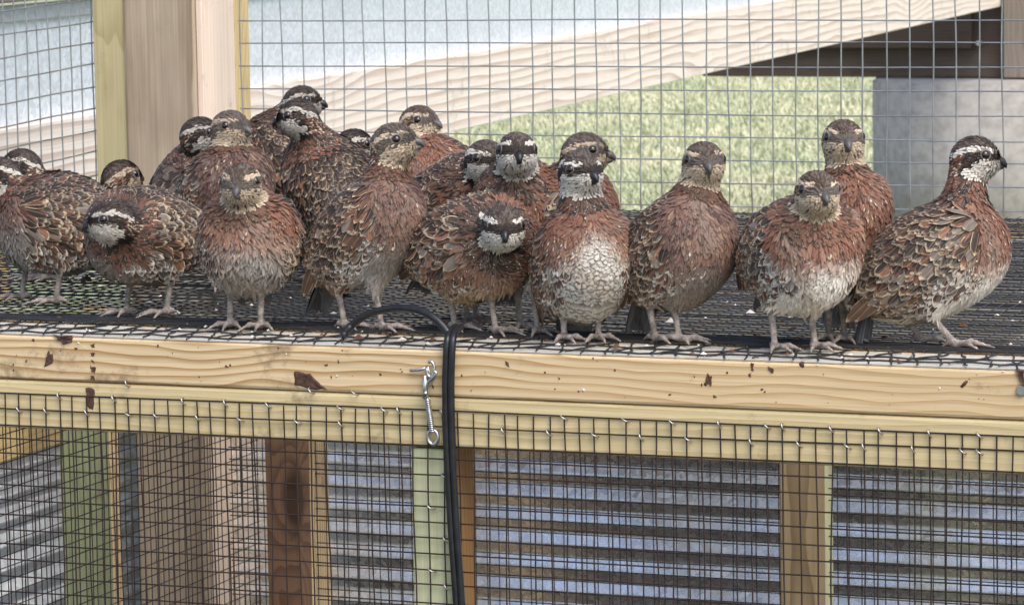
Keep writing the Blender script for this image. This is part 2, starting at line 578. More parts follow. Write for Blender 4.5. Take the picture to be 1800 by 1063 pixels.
shed = thing('shed', 'galvanised metal shed on a pale pine sill behind the wire, raised off the lawn', 'shed', (-1.6, 5.5, GZ))
zt = on_wall(900, 80)[2]
zb = on_wall(900, 208)[2]
print('sill', zb, zt, [on_wall(x, y)[2].round(3) for x, y in ((0, 255), (435, 168), (1130, 37), (1250, 130), (1780, 5), (0, 28), (0, 62))])
s0, s1 = -2.6, 7.2
c = W0 + wall_dir * (s0 + s1) / 2
board('sill_beam', (*(c - wall_nrm * .019)[:2], (zt + zb) / 2), (wall_dir, wall_nrm, EZ), (s1 - s0, .038, zt - zb), M['brace'], shed, .002)
z2 = on_wall(0, 44)[2]
z1 = on_wall(0, 14)[2]
board('siding_sheet', (*(c - wall_nrm * .030)[:2], (zt + z2) / 2 + .0), (wall_dir, wall_nrm, EZ), (s1 - s0, .003, z2 - zt + .02), M['sheet'], shed, 0)
board('siding_lap', (*(c - wall_nrm * .024)[:2], (z1 + z2) / 2), (wall_dir, wall_nrm, EZ), (s1 - s0, .008, z1 - z2), M['flash'], shed, .001)
board('upper_board', (*(c - wall_nrm * .021)[:2], z1 + .10), (wall_dir, wall_nrm, EZ), (s1 - s0, .034, .19), M['greywood'], shed, .002)
# crossbeam and corner post at the shed's far end
q0, q1 = at_d(1180, 130, 12.0), at_d(1762, 138, 12.0)
yb = q1[1]
a0, a1 = at(1235, 130, EY, yb), at(1762, 137, EY, yb)
box('crossbeam', a0[0], a1[0], yb, yb + .05, a1[2], a1[2] + .30, M['creosote'], shed, 'x', .003)
box('beam_ledger', a0[0], a1[0] - .1, yb - .03, yb - .001, a1[2] + .10, a1[2] + .30, M['creosote'], shed, 'x', .003)
a2 = at(1764, 137, EY, yb - .04)
box('corner_post', a2[0], a2[0] + .14, yb - .045, yb + .09, a2[2], a2[2] + .75, M['greywood'], shed, 'z', .003)
bp = at(1722, 76, EY, yb - .03)
tubes('bolt', [np.array([bp + (0, -.03, 0), bp + (0, .03, 0)])], .009, M['zinc'], shed, 8)

dx0 = at(1545, 137, EY, yb)[0]
box('shade_slab', dx0, a2[0] + .6, yb + .06, yb + 2.2, a1[2] + .22, a1[2] + .34, M['creosote'], shed, 'x', .003)  # unseen slab added over the pier to shade it
box('shade_skirt', dx0, a2[0] + .6, yb + 2.1, yb + 2.2, a1[2] - .1, a1[2] + .215, M['creosote'], shed, 'x', .003)  # unseen dark skirt added behind the pier, part of its shading
pc = at(1530, 150, EY, yb + .14)
R = .46
pcx, pcy = pc[0] + R / math.cos(YAW) * .98, yb + .14
bm = bmesh.new()
bmesh.ops.create_cone(bm, cap_ends=True, segments=64, radius1=R, radius2=R, depth=a1[2] - GZ + .05)
bmesh.ops.translate(bm, verts=bm.verts, vec=(pcx, pcy, (a1[2] + GZ - .05) / 2 - .004))
bmesh.ops.bevel(bm, geom=[e for e in bm.edges if abs(e.verts[0].co.z - e.verts[1].co.z) < .01], offset=.01, segments=2, affect='EDGES')
pier = bm_obj('concrete_pier', bm, M['concrete'], None, True)
pier['label'] = 'round grey concrete pier standing on the lawn under the dark crossbeam'
pier['category'] = 'pier'

# ------------------------------------------------------------------ the pen
pen = thing('quail_pen', 'raised pine and wire pen with a black mesh floor holding the birds', 'bird pen', (-.3, .5, GZ))
YB = 1.116
XL = -1.02                     # left side of the wire floor
XR = .95
# front rails
box('front_rail', -1.3, 1.1, 0, .089, -.0385, -.0012, M['pine'], pen, 'x', .0025)
box('lower_rail', -1.3, 1.1, .0008, .090, -.0795, -.0391, M['pine_green'], pen, 'x', .0025)
# rails under the floor
box('back_rail', -.80, 1.1, .905, .943, -.112, -.004, M['greyed'], pen, 'x')
box('rim_rail', -.82, 1.1, 1.09, 1.128, -.10, -.006, M['pine'], pen, 'x')
box('side_rail', -1.0, -.962, .095, .90, -.090, -.004, M['yellow'], pen, 'y')
for x in (-.45, .35):
    box('floor_joist', x, x + .038, .095, .90, -.09, -.004, M['greyed'], pen, 'y')


def stud(px0, px1, Y, d, mf, ms=None, z1=-.08, z0=GZ + .02):
    a, b_ = at(px0, 900, EY, Y), at(px1, 900, EY, Y)
    return box('stud', a[0], b_[0], Y, Y + d, z0, z1, M[mf], pen, 'z')


def cap(o_x0, o_x1, Y, d, mat, z0=GZ + .02, z1=-.081):
    return box('stud', o_x0, o_x1, Y, Y + d, z0, z1, M[mat], pen, 'z')


# front stud with a brown stud behind its right side
a, b_ = at(724, 900, EY, .003), at(791, 900, EY, .003)
cap(a[0], b_[0], .003, .012, 'treated_pale')
cap(b_[0] - .031, b_[0] - .001, .0155, .042, 'orange')
# back studs: front face, and a strip of another colour beside and behind it
for (p0, p1, p2, m1, m2) in ((468, 526, 555, 'stained', 'pine'), (1370, 1436, 1457, 'brown', 'treated_pale')):
    Y = .905
    a, b_ = at(p0, 900, EY, Y), at(p1, 900, EY, Y)
    cap(a[0], b_[0], Y, .030, m1, z1=-.1125)
    dd = .030 + (.05 if p0 < 600 else .03)
    cap(b_[0] - .030, b_[0] - .0005, Y + .0305, dd - .03, m2, z1=-.1125)
# stud in the left side wall
Y = .80
a, b_ = at(108, 900, EY, Y), at(168, 900, EY, Y)
cap(a[0], b_[0], Y, .036, 'treated', z1=-.091)
cap(b_[0] - .030, b_[0] - .0005, Y + .0365, .022, 'pine', z1=-.091)

# 4x4 corner post with trim
px = dict(l=at(160, 50, EY, 1.09)[0], a=at(215, 50, EY, 1.09)[0], b=at(341, 50, EY, 1.09)[0])
post_top = .75
box('corner_post', px['a'] + .001, px['b'], 1.09, 1.092 + .087, GZ, post_top, M['weathered'], pen, 'z', .003)
box('post_trim', px['l'], px['a'], 1.094, 1.094 + .089, -.02, post_top, M['straw'], pen, 'z')
box('lit_side_face', px['b'] + .0005, px['b'] + .008, 1.094, 1.178, -.5, post_top, M['post_lit'], pen, 'z', .001)  # thin paler board added so the post's right side looks lit
box('post_trim', px['b'] - .03, px['b'] + .007, 1.1815, 1.2195, -.02, post_top, M['yellow'], pen, 'z')


# ------------------------------------------------------------------ wire panels
def wob(n, amp, seed):
    r = np.random.default_rng(seed)
    tt = np.linspace(0, 1, n)
    return amp * (np.sin(tt * r.uniform(4, 9) + r.uniform(0, 6)) * .6 + np.sin(tt * r.uniform(14, 26) + r.uniform(0, 6)) * .4)


def grid_paths(o, eu, ev, n, us, vs, u0, u1, v0, v1, rw, amp=.0006, seg=14, seed=1, jit=.0004, ou=0, ov=0):
    """Welded grid: wires along eu at each v in vs, wires along ev at each u in us, on two touching layers."""
    paths = []
    r = np.random.default_rng(seed)
    for i, v in enumerate(vs):
        s = np.linspace(u0, u1, seg)
        w1, w2 = wob(seg, amp, seed * 1000 + i), wob(seg, amp * 1.2, seed * 1000 + 500 + i)
        paths.append(o + eu * s[:, None] + ev * (v + r.normal(0, jit) + w1)[:, None] + n * (w2 - rw * .9)[:, None])
    for i, u in enumerate(us):
        s = np.linspace(v0 - ov * r.random(), v1 + ov * r.random(), seg)
        w1, w2 = wob(seg, amp, seed * 2000 + i), wob(seg, amp * 1.2, seed * 2000 + 500 + i)
        paths.append(o + eu * (u + r.normal(0, jit) + w1)[:, None] + ev * s[:, None] + n * (w2 + rw * .9)[:, None])
    return paths


def stuff(o, label=None):
    o['kind'] = 'stuff'
    return o


G2 = .0127
G1 = .0254
# floor
us = np.arange(XL, XR, G2)
vs = np.arange(.064, YB, .0127)
pp = grid_paths(np.array([0, 0, .0010]), EX, EY, EZ, us, vs, XL, XR, .060, YB - .004, .0006, .0005, 16, 3)
stuff(tubes('wire_floor', pp, .00056, M['floor_black'], pen, 4))
# doubled hem of floor wire folded over the front rail
e1 = np.array([math.cos(.03), math.sin(.03), 0]); e2 = np.array([-math.sin(.35), math.cos(.35), 0])
pp = []
for i, u in enumerate(np.arange(-1.1, 1.0, .0190)):
    s = np.linspace(-.001, .064, 8)
    pp.append(np.c_[u - s * .30 + wob(8, .0018, i), s, .0008 + .0006 * np.sin(s * 160 + i)])
for i, u in enumerate(np.arange(-1.1, 1.0, .0381)):
    s = np.linspace(.002, .058, 8)
    pp.append(np.c_[u + s * .45 + wob(8, .0018, 70 + i), s, .0014 + .0006 * np.sin(s * 120 + 2 * i)])
for j, v in enumerate((.006, .036)):
    s = np.linspace(-1.1, 1.0, 90)
    pp.append(np.c_[s, v + wob(90, .006, 300 + j) + .004 * np.sin(s * 110 + j), .0010 + .0005 * np.sin(s * 230 + j)])
for j, v in enumerate((.066, .072, .078, .083, .089, .095, .101)):
    s = np.linspace(-1.1, 1.0, 60)
    pp.append(np.c_[s, v + wob(60, .002, 400 + j), .0022 + .0008 * np.sin(s * 230 + j)])
box('lit_top_layer', -1.29, 1.09, .0005, .0625, -.0012, -.0002, M['top_lit_pale'], pen, 'x', 0)  # thin pale layer added so the rail's top looks lit and bleached
stuff(tubes('wire_hem', pp, .00075, M['floor_black'], pen, 4))

# back upper wire
us = np.arange(-.772, XR, G1)
zs = np.arange(.006, .60, G1)
pp = grid_paths(np.array([0, YB, 0]), EX, EZ, -EY, us, zs, -.777, XR, .001, .6, .0009, .0013, 24, 7, .0005)
stuff(tubes('back_wire', pp, .00085, M['wire_zinc'], pen, 6))
# left upper side wire
xs = at(165, 150, EY, 1.10)[0] - .004
ys = np.arange(1.106, .30, -G1)
slope = math.tan(math.radians(1.8))
ed = np.array([0, 1, slope]) / math.hypot(1, slope)
pp = grid_paths(np.array([xs, 1.09, 0]), -ed, EZ, -EX, ys * 0 + (1.09 - ys), zs, -.024, .78, -.01, .6, .0009, .001, 20, 13, .0005)
stuff(tubes('side_wire', pp, .00095, M['wire_zinc'], pen, 6))

# front lower wire: stapled to the lower rail
x_c0 = at(0, 670, EY, 0)[0]
us = np.arange(-1.1, 1.0, G2)
zt_f = -.0505
zs = zt_f - np.arange(0, 40) * G2
front_paths = grid_paths(np.array([0, -.0012, 0]), EX, EZ, -EY, us, zs, -1.1, 1.0, zs[-1], zt_f, .0006, .0011, 60, 21, .0006)
front = stuff(tubes('front_wire', front_paths, .00064, M['wire_brown'], pen, 5))
# inner back wire
us = np.arange(-.72, 1.0, G2) + .004
zs = -.116 - np.arange(0, 50) * G2
pp = grid_paths(np.array([0, .948, 0]), EX, EZ, -EY, us, zs, -.72, 1.0, -.75, -.112, .0006, .0006, 20, 31, .0005, ov=.008)
stuff(tubes('inner_back_wire', pp, .0006, M['wire_black'], pen, 4))
# inner side wire in the plane of the left studs
xs2 = at(466, 900, EY, .905)[0] - .006
ys = np.arange(.90, .0, -G2)
pp = grid_paths(np.array([xs2, .905, 0]), -EY, EZ, EX, .905 - ys, zs + .03, 0, .80, -.75, -.085, .0006, .0006, 20, 41, .0005, ov=.006)
stuff(tubes('inner_side_wire', pp, .0006, M['wire_black'], pen, 4))

# staples over the front wire
bm_s = tube_arrays([np.array([[-.0028, .004, .0], [-.0028, -.0012, .0], [-.0015, -.0026, .0], [.0015, -.0026, .0], [.0028, -.0012, 0], [.0028, .004, 0]])], .00062, 6)
staple_me = arr_mesh('staple', *bm_s, M['staple'])
st = [(22, 710), (70, 711), (142, 711), (115, 686), (190, 688), (236, 687), (215, 716), (264, 721), (315, 693), (340, 723), (390, 695), (415, 725), (464, 698), (515, 728), (540, 700), (593, 731),
      (594, 729), (620, 703), (671, 733), (696, 708), (772, 714), (775, 736), (877, 745), (989, 724), (960, 747), (1045, 750), (1097, 727), (1127, 755), (1181, 729), (1208, 760), (1263, 734),
      (1318, 763), (1353, 739), (1377, 741), (1402, 768), (1461, 743), (1487, 774), (1516, 777), (1544, 747), (1600, 779), (1628, 754), (1680, 785), (1712, 758), (1712, 785), (1796, 761),
      (777, 822), (752, 880), (780, 935), (755, 990), (783, 1018)]
for i, (x, y) in enumerate(st):
    if y < 800:
        zrow = 0 if y < 686 + x * .042 + 14 else 1
    q = at(x, y, EY, -.0014)
    k = round((q[0] + 1.1) / G2)
    q[0] = -1.1 + k * G2
    q[2] = zt_f - round((zt_f - q[2]) / G2) * G2
    o = bpy.data.objects.new('staple', staple_me)
    link(o, pen)
    o.matrix_parent_inverse = Matrix.Translation(pen.location).inverted()
    o.location = q
    o.rotation_euler = (0, math.radians(random.uniform(25, 70)), 0)

# screw at the right end of the rail, dark notch above it
q = at(1795, 686, EY, -.001)
bm = bmesh.new()
bmesh.ops.create_cone(bm, cap_ends=True, segments=20, radius1=.0045, radius2=.0036, depth=.0022, matrix=Matrix.Translation(Vector(q)) @ Matrix.Rotation(math.pi / 2, 4, 'X'))
scr = bm_obj('screw', bm, M['zinc'], pen)
for ang in (45, 135):
    bm = bmesh.new()
    bmesh.ops.create_cube(bm, size=1, matrix=Matrix.Translation(Vector(q) + Vector((0, -.0012, 0))) @ Matrix.Rotation(math.radians(ang), 4, 'Y') @ Matrix.Diagonal((.0045, .0006, .001, 1)))
    o = bm_obj('screw_slot', bm, M['beak_black'], scr)
    o.matrix_parent_inverse = Matrix()
    o.parent = scr
    o.matrix_parent_inverse = Matrix.Translation(pen.location).inverted()


def chip(name, pts, y, mat, thick=.0012, seed=0, inset=.0):
    """A ragged flake or stain that lies on the rail's face: outline in photo pixels on the plane Y = y."""
    r = np.random.default_rng(seed)
    P_ = [at(x, yy, EY, y) for x, yy in pts]
    out = []
    for i in range(len(P_)):
        a, b_ = P_[i], P_[(i + 1) % len(P_)]
        for t_ in (0, .33, .66):
            w = a * (1 - t_) + b_ * t_
            out.append(w + np.array([r.normal(0, .0006), 0, r.normal(0, .0006)]))
    bm = bmesh.new()
    cc = np.mean(out, 0)
    vb = [bm.verts.new(w) for w in out]
    vf = [bm.verts.new(cc + (w - cc) * .82 + np.array([0, -thick * r.uniform(.5, 1.2), 0])) for w in out]
    vc = bm.verts.new(cc + np.array([0, -thick * .5, 0]))
    n = len(out)
    for i in range(n):
        j = (i + 1) % n
        bm.faces.new((vb[i], vb[j], vf[j], vf[i]))
        bm.faces.new((vf[i], vf[j], vc))
    bmesh.ops.recalc_face_normals(bm, faces=bm.faces)
    return bm_obj(name, bm, mat, pen)


chip('bark_patch', [(92, 588), (128, 590), (127, 602), (112, 605), (105, 596)], .0, M['bark'], .002, 1)
chip('bark_patch', [(86, 614), (94, 628), (92, 638), (77, 644), (82, 628)], .0, M['bark'], .0012, 2)
chip('knot', [(515, 649), (540, 656), (560, 670), (575, 685), (546, 684), (518, 676)], .0, M['bark'], .001, 3)
chip('bark_patch', [(1786, 648), (1802, 650), (1802, 682), (1793, 668)], .0, M['bark'], .002, 4)
chip('bark_patch', [(151, 680), (166, 683), (166, 700), (164, 720), (154, 716), (153, 696)], .0006, M['bark'], .0008, 5)
for k, (yy, ww, hh) in enumerate(((604, 3, 8), (618, 4, 9), (631, 3, 6), (644, 5, 10), (660, 4, 8))):
    chip('bark_patch', [(163 - ww, yy), (163 + ww, yy + 2), (164 + ww * .6, yy + hh), (163 - ww * .7, yy + hh - 1)], .0, M['dung'], .0005, 60 + k)
chip('bark_patch', [(1244, 655), (1252, 662), (1250, 678), (1242, 672)], .0, M['dung'], .0012, 7)
chip('bark_patch', [(1352, 642), (1360, 648), (1358, 658), (1350, 650)], .0, M['dung'], .001, 8)
chip('bark_patch', [(1321, 638), (1325, 638), (1325, 653), (1321, 653)], .0, M['dung'], .0008, 9)
# small flecks of dirt on the rails
VV, QQ, nb = [], [], 0
rf = np.random.default_rng(4)


def fleck_mesh(name, n, zr, sz, mat, seed, y=0.):
    r = np.random.default_rng(seed)
    VV, QQ = [], []
    for k in range(n):
        cx, cz = r.uniform(-.48, .43), r.uniform(*zr)
        s = sz * r.lognormal(0, .5)
        a0 = r.uniform(0, 6.28)
        el = r.uniform(.35, 1)
        b0 = 9 * k
        VV.append([[cx, y - .0006 - s * .25, cz]])
        th = np.arange(8) * math.pi / 4
        rad = s * r.uniform(.6, 1.2, 8)
        xx, zz = rad * np.cos(th), rad * np.sin(th) * el
        VV.append(np.c_[cx + xx * math.cos(a0) - zz * math.sin(a0), np.full(8, y - .0001), cz + xx * math.sin(a0) + zz * math.cos(a0)])
        for i in range(0, 8, 2):
            QQ.append([b0, b0 + 1 + i, b0 + 1 + (i + 1) % 8, b0 + 1 + (i + 2) % 8])
    return stuff(mesh_obj(name, arr_mesh(name, np.concatenate(VV), np.array(QQ), mat, False), pen))


fleck_mesh('dirt_flecks', 70, (-.036, -.003), .0010, M['dung'], 5)
fleck_mesh('dropping_flecks', 12, (-.036, -.002), .0011, M['dung_white'], 6)

# litter on the wire floor
r = np.random.default_rng(77)
for nm, n_, mat_, sz in (('floor_litter', 200, 'dung', .0016), ('floor_droppings', 110, 'dung_white', .0014)):
    VV, QQ = [], []
    for k in range(n_):
        cx, cy = r.uniform(-.6, .55), r.uniform(.02, .55) ** 1.3
        s_ = sz * r.lognormal(0, .45)
        th = np.arange(8) * math.pi / 4 + r.uniform(0, 1)
        rad = s_ * r.uniform(.6, 1.2, 8)
        VV.append([[cx, cy, .0020 + s_ * .7]])
        VV.append(np.c_[cx + rad * np.cos(th) * r.uniform(.7, 2), cy + rad * np.sin(th), np.full(8, .0016)])
        QQ += [[9 * k, 9 * k + 1 + i, 9 * k + 1 + (i + 1) % 8, 9 * k + 1 + (i + 2) % 8] for i in range(0, 8, 2)]
    stuff(mesh_obj(nm, arr_mesh(nm, np.concatenate(VV), np.array(QQ), M[mat_], False), pen))

# hook and eye latch with its spring
latch = thing('hook_latch', 'zinc plated spring hook and eye latch hanging on the front rail beside the black cable', 'latch', tuple(at(757, 710, EY, -.004)))


def arcpath(c, r0, a0, a1, n=16, ax1=EX, ax2=EZ):
    th = np.linspace(math.radians(a0), math.radians(a1), n)
    return c + ax1 * (np.cos(th) * r0)[:, None] + ax2 * (np.sin(th) * r0)[:, None]


def L(x, y, Y=-.005):
    return at(x, y, EY, Y)


c1 = L(757, 649)
tubes('upper_eye', [np.vstack([arcpath(c1, .0048, 120, -200, 20, EX * .7, EZ * 1.3), [c1 + np.array([-.001, .004, -.010])]])], .0013, M['zinc'], latch, 8)
tubes('eye_pin', [np.array([L(721, 651, -.003), L(735, 650, -.0035), L(748, 647, -.004)])], .0012, M['zinc'], latch, 8)
tubes('hook_shank', [np.array([L(762, 650, -.008), L(767, 655, -.009), L(763, 663, -.008), L(754, 670, -.0065), L(750, 680, -.006), L(750, 697, -.006)])], .0014, M['zinc'], latch, 8)
tubes('hook_plate', [np.array([L(747, 660, -.005), L(748, 680, -.0052), L(747, 700, -.005)])], [[.0016, .0024, .0020]], M['zinc'], latch, 8)
tubes('rivet', [np.array([L(748, 691, -.0045), L(748, 691, -.0095)])], .0018, M['zinc'], latch, 8)
A_, B_ = L(751, 700, -.006), L(760, 758, -.0055)
tt = np.linspace(0, 1, 160)
ax = B_ - A_
s1_ = np.cross(ax / np.linalg.norm(ax), EY)
hel = A_ + ax * tt[:, None] + (s1_ * (np.cos(tt * 2 * math.pi * 17))[:, None] + EY * (np.sin(tt * 2 * math.pi * 17))[:, None]) * .0019
tubes('spring', [hel], .0007, M['zinc'], latch, 6)
tubes('spring_rod', [np.array([A_, (A_ + B_) / 2, B_])], .0011, M['zinc'], latch, 6)
c2 = L(761, 768)
tubes('lower_eye', [arcpath(c2, .0052, 90, -280, 22, EX * .85, EZ * 1.1)], .0015, M['zinc'], latch, 8)

# black twin cable arching over the floor edge and hanging down the front
q = [at(603, 590, EZ, .004), at(618, 572, EY, .034), at(645, 553, EY, .028), at(672, 545, EY, .022), at(702, 541, EY, .016), at(735, 545, EY, .010), at(762, 558, EY, .006), at(782, 577, EY, .004), at(790, 592, EY, .002)]


def smooth_path(P_, n=60):
    P_ = np.asarray(P_)
    k = len(P_)
    ts = np.linspace(0, k - 1, n)
    out = []
    for t_ in ts:
        i = min(int(t_), k - 2)
        f = t_ - i
        p0, p1, p2, p3 = P_[max(i - 1, 0)], P_[i], P_[i + 1], P_[min(i + 2, k - 1)]
        out.append(.5 * ((2 * p1) + (p2 - p0) * f + (2 * p0 - 5 * p1 + 4 * p2 - p3) * f * f + (3 * p1 - p0 - 3 * p2 + p3) * f ** 3))
    return np.array(out)


arch = smooth_path(q)
down = [at(806, 574, EY, .03), at(798, 580, EY, .012), at(793, 590, EY, -.001), at(790, 612, EY, -.0065), at(788, 690, EY, -.0065), at(791, 800, EY, -.0065), at(798, 930, EY, -.0065), at(808, 1075, EY, -.0065), at(812, 1200, EY, -.0065)]
down = smooth_path(down, 80)
cab = thing('cable', 'black rubber twin cable looping on the wire floor and hanging down the front', 'cable', tuple(down[20]))
tubes('cable_loop', [arch], .0032, M['cable'], cab, 10)
tubes('cable_core', [down + np.array([-.0024, 0, 0])], .0028, M['cable'], cab, 10)
tubes('cable_core', [down + np.array([.0024, 0, 0])], .0028, M['cable'], cab, 10)

# ------------------------------------------------------------------ corrugated fence behind the pen
fence = thing('corrugated_fence', 'corrugated galvanised sheets standing behind the lower wire of the pen', 'fence', (-.3, 1.0, GZ))


def corrugated(name, A, dirv, length, z0, z1, nrm, zdark, mat='corrugated', pitch=.0270, amp=.0031):
    nz = int((z1 - z0) / pitch * 18)
    zz = np.linspace(z0, z1, nz)
    ph = (zz - zdark) / pitch * 2 * math.pi
    off = amp * np.arcsin(.992 * np.sin(ph)) / 1.45
    xx = np.linspace(0, length, 30)
    sag = .0008 * np.sin(xx * 9)
    V = A + dirv * xx[:, None, None] + np.array([0, 0, 1.]) * (zz[None, :, None] + sag[:, None, None]) + nrm * off[None, :, None]
    V = V.reshape(-1, 3)
    i = np.arange(29)[:, None] * nz + np.arange(nz - 1)[None]
    Q = np.stack([i, i + nz, i + nz + 1, i + 1], -1).reshape(-1, 4)
    Vb = V - nrm * .0008
    Q2 = Q[:, ::-1] + len(V)
    return mesh_obj(name, arr_mesh(name, np.concatenate([V, Vb]), np.concatenate([Q, Q2]), M[mat]), fence)


corrugated('corrugated_sheet', np.array([-.822, 1.145, 0]), EX, 2.2, GZ + .02, -.100, -EY, at(1700, 834, EY, 1.145)[2])
gx = at(238, 900, EY, 1.085)[0] - .012
zr = at(2, 806, EX, gx)[2]
corrugated('corrugated_sheet', np.array([gx, 0.0, 0]), EY, 1.12, GZ + .02, zr + .004, EX, at(50, 827, EX, gx)[2], 'corrugated_dimmed')
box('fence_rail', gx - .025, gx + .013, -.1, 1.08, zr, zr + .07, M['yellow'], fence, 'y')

# ------------------------------------------------------------------ quails
RT = lambda a: np.array([[math.cos(a), -math.sin(a), 0], [math.sin(a), math.cos(a), 0], [0, 0, 1.]])


def unit(v):
    v = np.asarray(v, float)
    return v / (np.linalg.norm(v, axis=-1, keepdims=True) + 1e-12)


def frame(az_screen, pitch):
    """Rows: forward, left, up of a body that looks at screen azimuth az (0 right, -90 at the camera, 180 left) and is pitched up."""
    a = YAW + math.radians(az_screen)
    f0 = np.array([math.cos(a), math.sin(a), 0])
    l = np.array([-math.sin(a), math.cos(a), 0])
    p = math.radians(pitch)
    f = f0 * math.cos(p) + EZ * math.sin(p)
    u = np.cross(f, l)
    return np.array([f, l, u])


class Field:
    def __init__(s, lo, hi, h):
        s.lo, s.h = lo, h
        s.n = np.ceil((hi - lo) / h).astype(int) + 1
        s.D = np.full(s.n, 1.0, np.float32)
        s.ax = [lo[i] + h * np.arange(s.n[i]) for i in range(3)]

    def add(s, fn, lo, hi, k):
        m = k + 3 * s.h
        i0 = np.clip(((lo - m - s.lo) / s.h).astype(int), 0, s.n)
        i1 = np.clip(((hi + m - s.lo) / s.h).astype(int) + 2, 0, s.n)
        sl = tuple(slice(a, b) for a, b in zip(i0, i1))
        X, Y, Z = np.meshgrid(s.ax[0][sl[0]], s.ax[1][sl[1]], s.ax[2][sl[2]], indexing='ij')
        d = fn(np.stack([X, Y, Z], -1)).astype(np.float32)
        o = s.D[sl]
        hh = np.clip(.5 + .5 * (o - d) / k, 0, 1)
        s.D[sl] = o * (1 - hh) + d * hh - k * hh * (1 - hh)

    def ellipsoid(s, c, fr, axes, k=.008):
        r = max(axes)
        ax = np.asarray(axes)

        def fn(Pt):
            q = (Pt - c) @ fr.T
            k0 = np.linalg.norm(q / ax, axis=-1)
            k1 = np.linalg.norm(q / ax ** 2, axis=-1) + 1e-9
            return k0 * (k0 - 1) / k1
        s.add(fn, c - r, c + r, k)

    def cone(s, a, b, ra, rb, k=.006):
        ab = b - a
        L2 = ab @ ab

        def fn(Pt):
            t_ = np.clip(((Pt - a) @ ab) / L2, 0, 1)
            return np.linalg.norm(Pt - a - t_[..., None] * ab, axis=-1) - (ra + (rb - ra) * t_)
        R_ = max(ra, rb)
        s.add(fn, np.minimum(a, b) - R_, np.maximum(a, b) + R_, k)

    def sample(s, Pt):
        g = np.clip((Pt - s.lo) / s.h, 0, np.array(s.n) - 1.001)
        i = g.astype(int)
        f = g - i
        out = 0
        for a in (0, 1):
            for b in (0, 1):
                for c in (0, 1):
                    w = (f[..., 0] if a else 1 - f[..., 0]) * (f[..., 1] if b else 1 - f[..., 1]) * (f[..., 2] if c else 1 - f[..., 2])
                    out = out + w * s.D[i[..., 0] + a, i[..., 1] + b, i[..., 2] + c]
        return out

    def mesh(s):
        D = s.D
        neg = D < 0
        c8 = [neg[i:neg.shape[0] - 1 + i, j:neg.shape[1] - 1 + j, k:neg.shape[2] - 1 + k] for i in (0, 1) for j in (0, 1) for k in (0, 1)]
        cnt = sum(c.astype(np.int8) for c in c8)
        act = np.argwhere((cnt > 0) & (cnt < 8))
        idx = np.full(cnt.shape, -1, np.int32)
        idx[tuple(act.T)] = np.arange(len(act))
        off = np.array([(i, j, k) for i in (0, 1) for j in (0, 1) for k in (0, 1)])
        vals = np.stack([D[tuple((act + o).T)] for o in off], 1)
        acc = np.zeros((len(act), 3))
        num = np.zeros(len(act))
        for a in range(8):
            for b in range(a + 1, 8):
                if abs(off[a] - off[b]).sum() != 1:
                    continue
                va, vb = vals[:, a], vals[:, b]
                m = (va < 0) != (vb < 0)
                t_ = np.where(m, va / np.where(m, va - vb, 1), 0)
                acc += np.where(m[:, None], off[a] + (off[b] - off[a]) * t_[:, None], 0)
                num += m
        V = s.lo + s.h * (act + acc / num[:, None])
        gx, gy, gz = np.gradient(D, s.h)
        gi = tuple(np.round(act + acc / num[:, None]).astype(int).T)
        Nn = unit(np.stack([gx[gi], gy[gi], gz[gi]], -1))
        quads = []
        for ax in range(3):
            b1, b2 = [(1, 2), (2, 0), (0, 1)][ax]
            sl0 = [slice(None)] * 3; sl1 = [slice(None)] * 3
            sl0[ax] = slice(0, -1); sl1[ax] = slice(1, None)
            n0, n1 = neg[tuple(sl0)], neg[tuple(sl1)]
            e = np.argwhere(n0 != n1)
            e = e[(e[:, b1] > 0) & (e[:, b2] > 0) & (e[:, b1] < D.shape[b1] - 1) & (e[:, b2] < D.shape[b2] - 1)]
            flip = n0[tuple(e.T)]
            d1 = np.zeros(3, int); d2 = np.zeros(3, int)
            d1[b1] = 1; d2[b2] = 1
            q = np.stack([idx[tuple((e - d1 - d2).T)], idx[tuple((e - d2).T)], idx[tuple(e.T)], idx[tuple((e - d1).T)]], -1)
            q[~flip] = q[~flip][:, ::-1]
            quads.append(q)
        Q = np.concatenate(quads)
        return V, Nn, Q[(Q >= 0).all(1)]


# colours (albedo)
C_ = {k: np.array(v) for k, v in dict(
    rufous=(.180, .080, .052), plum=(.130, .076, .064), chest=(.29, .142, .088), dark=(.034, .025, .021), black=(.016, .014, .014),
    brown=(.076, .045, .031), grey=(.215, .18, .155), ash=(.31, .285, .26), buff=(.50, .38, .25), pale=(.60, .50, .38), white=(.68, .64, .57),
    tan=(.33, .22, .135), slate=(.21, .215, .235), cream=(.54, .51, .455), leg=(.40, .345, .31), legdark=(.12, .10, .09)).items()}


def lerp(a, b, t_):
    t_ = np.clip(t_, 0, 1)
    return a * (1 - t_[..., None]) + b * t_[..., None]


